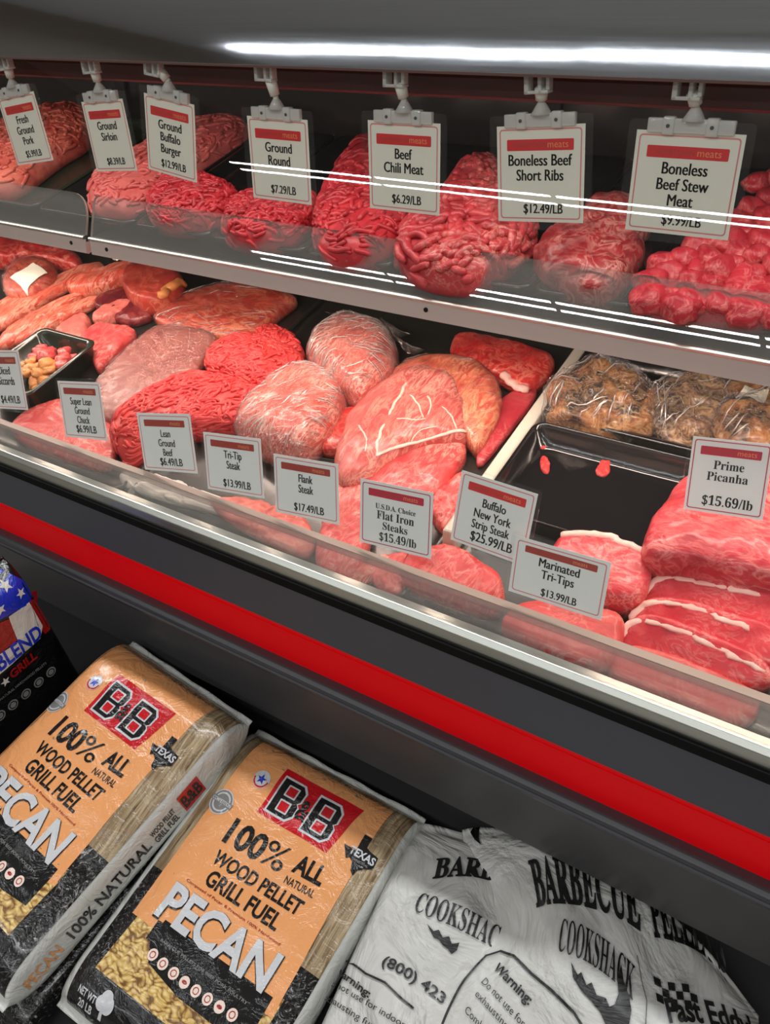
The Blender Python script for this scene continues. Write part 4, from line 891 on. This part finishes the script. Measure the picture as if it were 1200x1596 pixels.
    b.decal('flavour_lettering', ftext('PECAN', (.080, .265), (.318, .267), .057, .045), .0032, M['blkp'], .012)
    b.decal('flavour_lettering', ftext('PECAN', (.080, .263), (.316, .265), .056, .03), .0036, M['silp'], .012)
    b.decal('band_lettering', ftext('BARBECUE PELLETS FOR BEEF PORK POULTRY', (.12, .291), (.305, .291), .0045, .015), .0030, M['gryp'])
    dots = merge(*[disc(.124+.0243*k, .3125+.004*sin(pi*k/7), .0092, 16) for k in range(8)])
    b.decal('icon_row', dots, .0028, M['pinkp'])
    b.decal('icon_row', merge(*[(disc(.124+.0243*k, .3125+.004*sin(pi*k/7), .005, 10, .0028) if k in (3, 6) else circ(.124+.0243*k, .3125+.004*sin(pi*k/7), .0055, .0014, 12)) for k in range(8)]), .0032, M['dkrp'])
    b.decal('tree_mark', merge(disc(.098, .398, .012), disc(.104, .405, .013), disc(.092, .407, .011), poly([(.096, .41), (.101, .41), (.102, .428), (.095, .428)])), .0028, M['silp'])
    b.decal('weight_lettering', merge(ftext('NET WT', (.040, .415), (.080, .415), .010, .03), ftext('20 LB', (.048, .430), (.080, .430), .010, .03)), .0028, M['silp'])
PW = .385
O2, U2, V2 = bagplane(-1.19, .35, .5, (340, 1185))
b2 = Bag('pellet_bag', 'orange and black pecan wood pellet bag lying in the middle', O2, U2, V2, PW, -.10, .452, .05, 6, (.0032, 13)); pellet_print(b2, PW, .020)
W1 = .358
O1, U1, V1 = bagplane(-1.10, .35, 5.5, (158, 1006))
b1 = Bag('pellet_bag', 'orange pecan pellet bag with white side lying at the left', O1, U1, V1, W1, -.055, .53, .058, 6, (.0032, 13))
_t = b1.top
class Shift:                                   # same print, placed a little lower on this bag's face
    def __init__(s, b, dy, dx): s.b, s.dy, s.dx = b, dy, dx; s.y0, s.y1 = b.y0-dy, b.y1-dy; s.root = b.root
    def top(s, x, y, e=0): return s.b.top(min(s.b.W-.004, max(.004, x-s.dx)), y+s.dy, e)
    def flat(s, x, y, e=0): return s.b.top(x, y+s.dy, e)
    def decal(s, name, g, e, mat, cut=.012, f=None, parent=None): return s.b.decal(name, g, e, mat, cut, f or (s.flat if name in ('wood_print', 'charcoal_print') else s.top), parent)
pellet_print(Shift(b1, .073, .040), W1)
sd = lambda x, y, e=0: b1.side(-y, x, e)       # side face: x runs down the bag, y from top (-) to bottom (+)
def side_text(s_, ya, yb_, t0, cap, mat, nm, bold=.02):
    vs, fs = text2d(s_, bold); x0 = min(v[0] for v in vs); x1 = max(v[0] for v in vs)
    g = [(yb_+(ya-yb_)*((v[0]-x0)/(x1-x0)), t0-(v[1]/CAP)*cap) for v in vs], fs
    b1.decal(nm, g, .0012, mat, .02, sd)
b1.decal('side_logo', poly([(.085, -.45), (.135, -.45), (.135, .45), (.085, .45)]), .0008, M['redp'], .02, sd)
side_text('B&B', .088, .132, .28, .55, M['blkp'], 'side_lettering', .03)
side_text('WOOD PELLET', .150, .205, -.05, .25, M['blkp'], 'side_lettering'); side_text('GRILL FUEL', .150, .205, .35, .30, M['blkp'], 'side_lettering')
side_text('100% NATURAL', .215, .395, .25, .50, M['blkp'], 'side_lettering')
side_text('PECAN', .415, .485, .25, .50, M['orgtxt'], 'side_lettering')
# a further bag under the left one
Ou = O1+b1.N*(-.118)+b1.V*.02+b1.U*.0
bu = Bag('pellet_bag', 'black sided pellet bag lying underneath the left pecan bag', Ou, U1, V1, W1, -.05, .545, .036, 6, (.002, 13), 'charp')
# white sacks
O3, U3, V3_ = bagplane(-1.20, .35, -6, (628, 1292))
b3 = Bag('pellet_sack', 'white barbecue pellet sack tucked behind the right sack', O3, (U3-V3((0, 0, .13))), V3_, .31, -.03, .60, .05, 2.6, (.019, 6.5), 'sack', .02, .25, .03)
O4 = hit(705, 1280, -1.20, .8, .35); P4r = hit(1190, 1582, -1.20, .8, .35); P4b = hit(618, 1640, -1.20, .8, .35)
b4 = Bag('pellet_sack', 'white barbecue pellet sack with flag emblem at the right', O4, P4r-O4, P4b-O4, (P4r-O4).length, -.01, .60, .05, 2.6, (.022, 5.5), 'sack', .015, .26, .085, (.075, .10, .075))
def uvpx(b, u, v):                             # pixel -> face coordinates where the view ray meets the curved face
    d = ray(u, v).normalized(); C0 = V3((0, 0, CH)); x, y = b.W/2, .2
    e1 = d.cross(V3((0, 0, 1))).normalized(); e2 = d.cross(e1)
    def res(x, y): q = b.top(min(max(x, 0), b.W), min(max(y, b.y0+.004), b.y1))-C0; return q.dot(e1)+min(x, 0)+max(0, x-b.W), q.dot(e2)
    for _ in range(30):
        h = .004; r0 = res(x, y); rx = res(x+h, y); ry = res(x, y+h)
        a, c_, e, f = (rx[0]-r0[0])/h, (ry[0]-r0[0])/h, (rx[1]-r0[1])/h, (ry[1]-r0[1])/h; det = a*f-c_*e
        if abs(det) < 1e-9: break
        dx, dy = (-r0[0]*f+r0[1]*c_)/det, (-a*r0[1]+e*r0[0])/det
        x += max(-.05, min(.05, dx))*.7; y += max(-.05, min(.05, dy))*.7
        x = max(-.1, min(b.W+.1, x)); y = max(b.y0, min(b.y1, y))
    return (x, y)
def ptext(b, nm, s_, pa, pb, capx, arch=0, bold=.02, e=.0032):
    p, q = uvpx(b, *pa), uvpx(b, *pb); b.decal(nm, ftext(s_, p, q, capx, bold, arch=arch), e, M['sackink'])
def pline(b, nm, px, wd, e=.0032):
    P = [V3((*uvpx(b, *q), 0)) for q in px]; n_ = len(P); A, B_ = [], []
    for i in range(n_):
        d = (P[min(i+1, n_-1)]-P[max(i-1, 0)]).normalized(); n = V3((-d.y, d.x, 0)); A.append((P[i]+n*wd/2).to_2d()[:]); B_.append((P[i]-n*wd/2).to_2d()[:])
    b.decal(nm, (A+B_, [(i, i+1, n_+i+1, n_+i) for i in range(n_-1)]), e, M['sackink'])
def ppoly(b, nm, px, e=.0032, mat='sackink'): b.decal(nm, poly([uvpx(b, *q) for q in px]), e, M[mat])
SR = serif
ptext(b3, 'lettering', SR('BARBECUE'), (674, 1370), (860, 1425), .030, .012)
ptext(b3, 'lettering', SR('COOKSHACK'), (644, 1420), (790, 1490), .030, 0, .0)
ppoly(b3, 'flame_mark', [(665, 1440), (676, 1452), (684, 1450), (690, 1462), (700, 1460), (704, 1472), (716, 1470), (712, 1482), (704, 1488), (698, 1480), (690, 1474), (684, 1466), (676, 1462)])
ptext(b3, 'phone_lettering', '(800) 423', (594, 1504), (690, 1566), .014, .003)
pline(b3, 'warning_frame', [(505, 1510), (520, 1501), (540, 1502), (570, 1518), (600, 1532), (625, 1556), (645, 1572)], .003)
ptext(b3, 'warning_lettering', 'Warning:', (514, 1526), (574, 1556), .010, 0, .025)
ptext(b3, 'warning_lettering', 'Do not use for indoor', (502, 1546), (630, 1604), .009, 0, .0)
ptext(b3, 'warning_lettering', 'exhausting fumes', (496, 1568), (600, 1618), .009, 0, .0)
ppoly(b4, 'pepper_mark', [(736, 1278), (744, 1281), (747, 1292), (746, 1306), (750, 1318), (740, 1310), (733, 1298), (735, 1288), (728, 1284)])
ptext(b4, 'lettering', SR('BARBECUE'), (836, 1414), (1000, 1452), .048, .006)
ptext(b4, 'lettering', SR('PELLETS'), (1020, 1460), (1150, 1502), .046, .004)
ptext(b4, 'lettering', SR('COOKSHACK'), (868, 1482), (986, 1560), .034, .006, .0)
ppoly(b4, 'flame_mark', [(890, 1500), (900, 1520), (906, 1516), (914, 1536), (922, 1532), (930, 1552), (944, 1556), (950, 1570), (958, 1566), (964, 1550), (962, 1526), (968, 1504), (972, 1530), (980, 1552), (984, 1575), (980, 1600), (945, 1600), (935, 1578), (920, 1560), (905, 1544), (893, 1524)])
pline(b4, 'warning_frame', [(684, 1640), (690, 1596), (706, 1560), (735, 1515), (758, 1490), (780, 1483), (800, 1490), (830, 1520), (860, 1545), (895, 1580), (920, 1620)], .0035)
ptext(b4, 'warning_lettering', 'Warning:', (768, 1510), (824, 1568), .012, 0, .025)
ptext(b4, 'warning_lettering', 'Do not use for indoor', (750, 1532), (850, 1640), .010, 0, .0)
ptext(b4, 'warning_lettering', 'exhausting fumes', (740, 1552), (820, 1640), .010, 0, .0)
ptext(b4, 'warning_lettering', 'Combustible', (724, 1578), (780, 1640), .010, 0, .0)
ptext(b4, 'emblem_lettering', "Fast Eddy's", (1043, 1594), (1192, 1632), .021, 0, .03)
for i in range(6):
    for j in range(3):
        if (i+j) % 2 == 0:
            f_ = lambda a, c_: (1018+11*a+2*c_+(.8*a*a if 0 else 0), 1522+3.2*a+13*c_+3*sin(a*.9))
            ppoly(b4, 'flag_mark', [f_(i, j), f_(i+1, j), f_(i+1, j+1), f_(i, j+1)])
pline(b4, 'seam_line', [(993, 1490), (1000, 1530), (1008, 1560), (1006, 1600)], .0012)
# upright flag bag at the far left, face turned toward the aisle end
FX = -1.33
def onx(u, v): r = ray(u, v); q = r*(FX/r.x); return V3((q.x, q.y, q.z+CH))
A0, B0 = onx(5, 1115), onx(80, 1045); u0 = (B0-A0).normalized(); v0 = u0.cross(V3((1, 0, 0))); v0 = v0 if v0.z < 0 else -v0
O0 = onx(0, 1050)+u0*(-.26)+v0*(-.175)
b0 = Bag('pellet_bag', 'black flag printed blend bag standing upright at the far left', O0, u0, v0, .40, 0, .44, .05, 6, (.002, 13), 'blkp')
def f0(px): return [uvpx(b0, *q) for q in px]
b0.decal('flag_blue', poly(f0([(-60, 915), (0, 886), (40, 908), (48, 938), (0, 966), (-60, 1000)])), .001, M['blup'])
b0.decal('flag_white', poly(f0([(13, 961), (45, 938), (66, 975), (40, 992), (28, 1000)])), .001, M['offw'])
b0.decal('flag_red', poly(f0([(46, 936), (62, 927), (78, 980), (70, 988), (58, 974)])), .001, M['dkrp'])
b0.decal('flag_red', poly(f0([(-40, 985), (15, 964), (26, 998), (0, 1018), (-40, 1040)])), .001, M['dkrp'])
b0.decal('lettering_band', poly(f0([(-30, 1040), (28, 1000), (40, 992), (66, 975), (62, 995), (38, 1016), (0, 1050), (-30, 1078)])), .0012, M['offw'])
p, q = uvpx(b0, 0, 1046), uvpx(b0, 66, 990)
b0.decal('lettering', ftext('BLEND', p, q, .034, .03), .0016, M['blup'])
p, q = uvpx(b0, 18, 1058), uvpx(b0, 58, 1024)
b0.decal('lettering', ftext('GRILL', p, q, .020, .04), .0014, M['dkrp'])
for px, r in (((8, 912), .013), ((32, 924), .012), ((0, 950), .012), ((8, 1062), .011)):
    x, y = uvpx(b0, *px); b0.decal('star_mark', star(x, y, r), .0016, M['offw'])
for px in ((0, 1115), (20, 1098), (40, 1081), (60, 1063), (79, 1047)):
    x, y = uvpx(b0, *px); b0.decal('icon', disc(x, y, .0115), .0012, M['gryp']); b0.decal('icon', circ(x, y, .0085, .002), .0016, M['blkp'])
p, q = uvpx(b0, 0, 1092), uvpx(b0, 72, 1034); b0.decal('small_lettering', ftext('NATURAL HARDWOOD PELLETS', p, q, .006, .01), .0014, M['gryp'])
# ramp that carries the bags
bm = extrude_x([(.96, -1.265), (-.1, -1.636+.0), (-.1, -1.549), (1.05, -1.549), (1.05, -1.265)], -2.6, .6) if False else bmesh.new()
rz = lambda y: -1.30+.35*(y-.8)-.012
pr2 = [(1.02, rz(1.02)), (.12, rz(.12)), (.12, -1.549), (1.02, -1.549)]
bm.free(); bm = extrude_x(pr2, -1.9, .45)
tag(bmobj('display_ramp', bm, M['dark']), 'dark sloping floor ramp carrying the pellet bags under the counter', 'ramp')
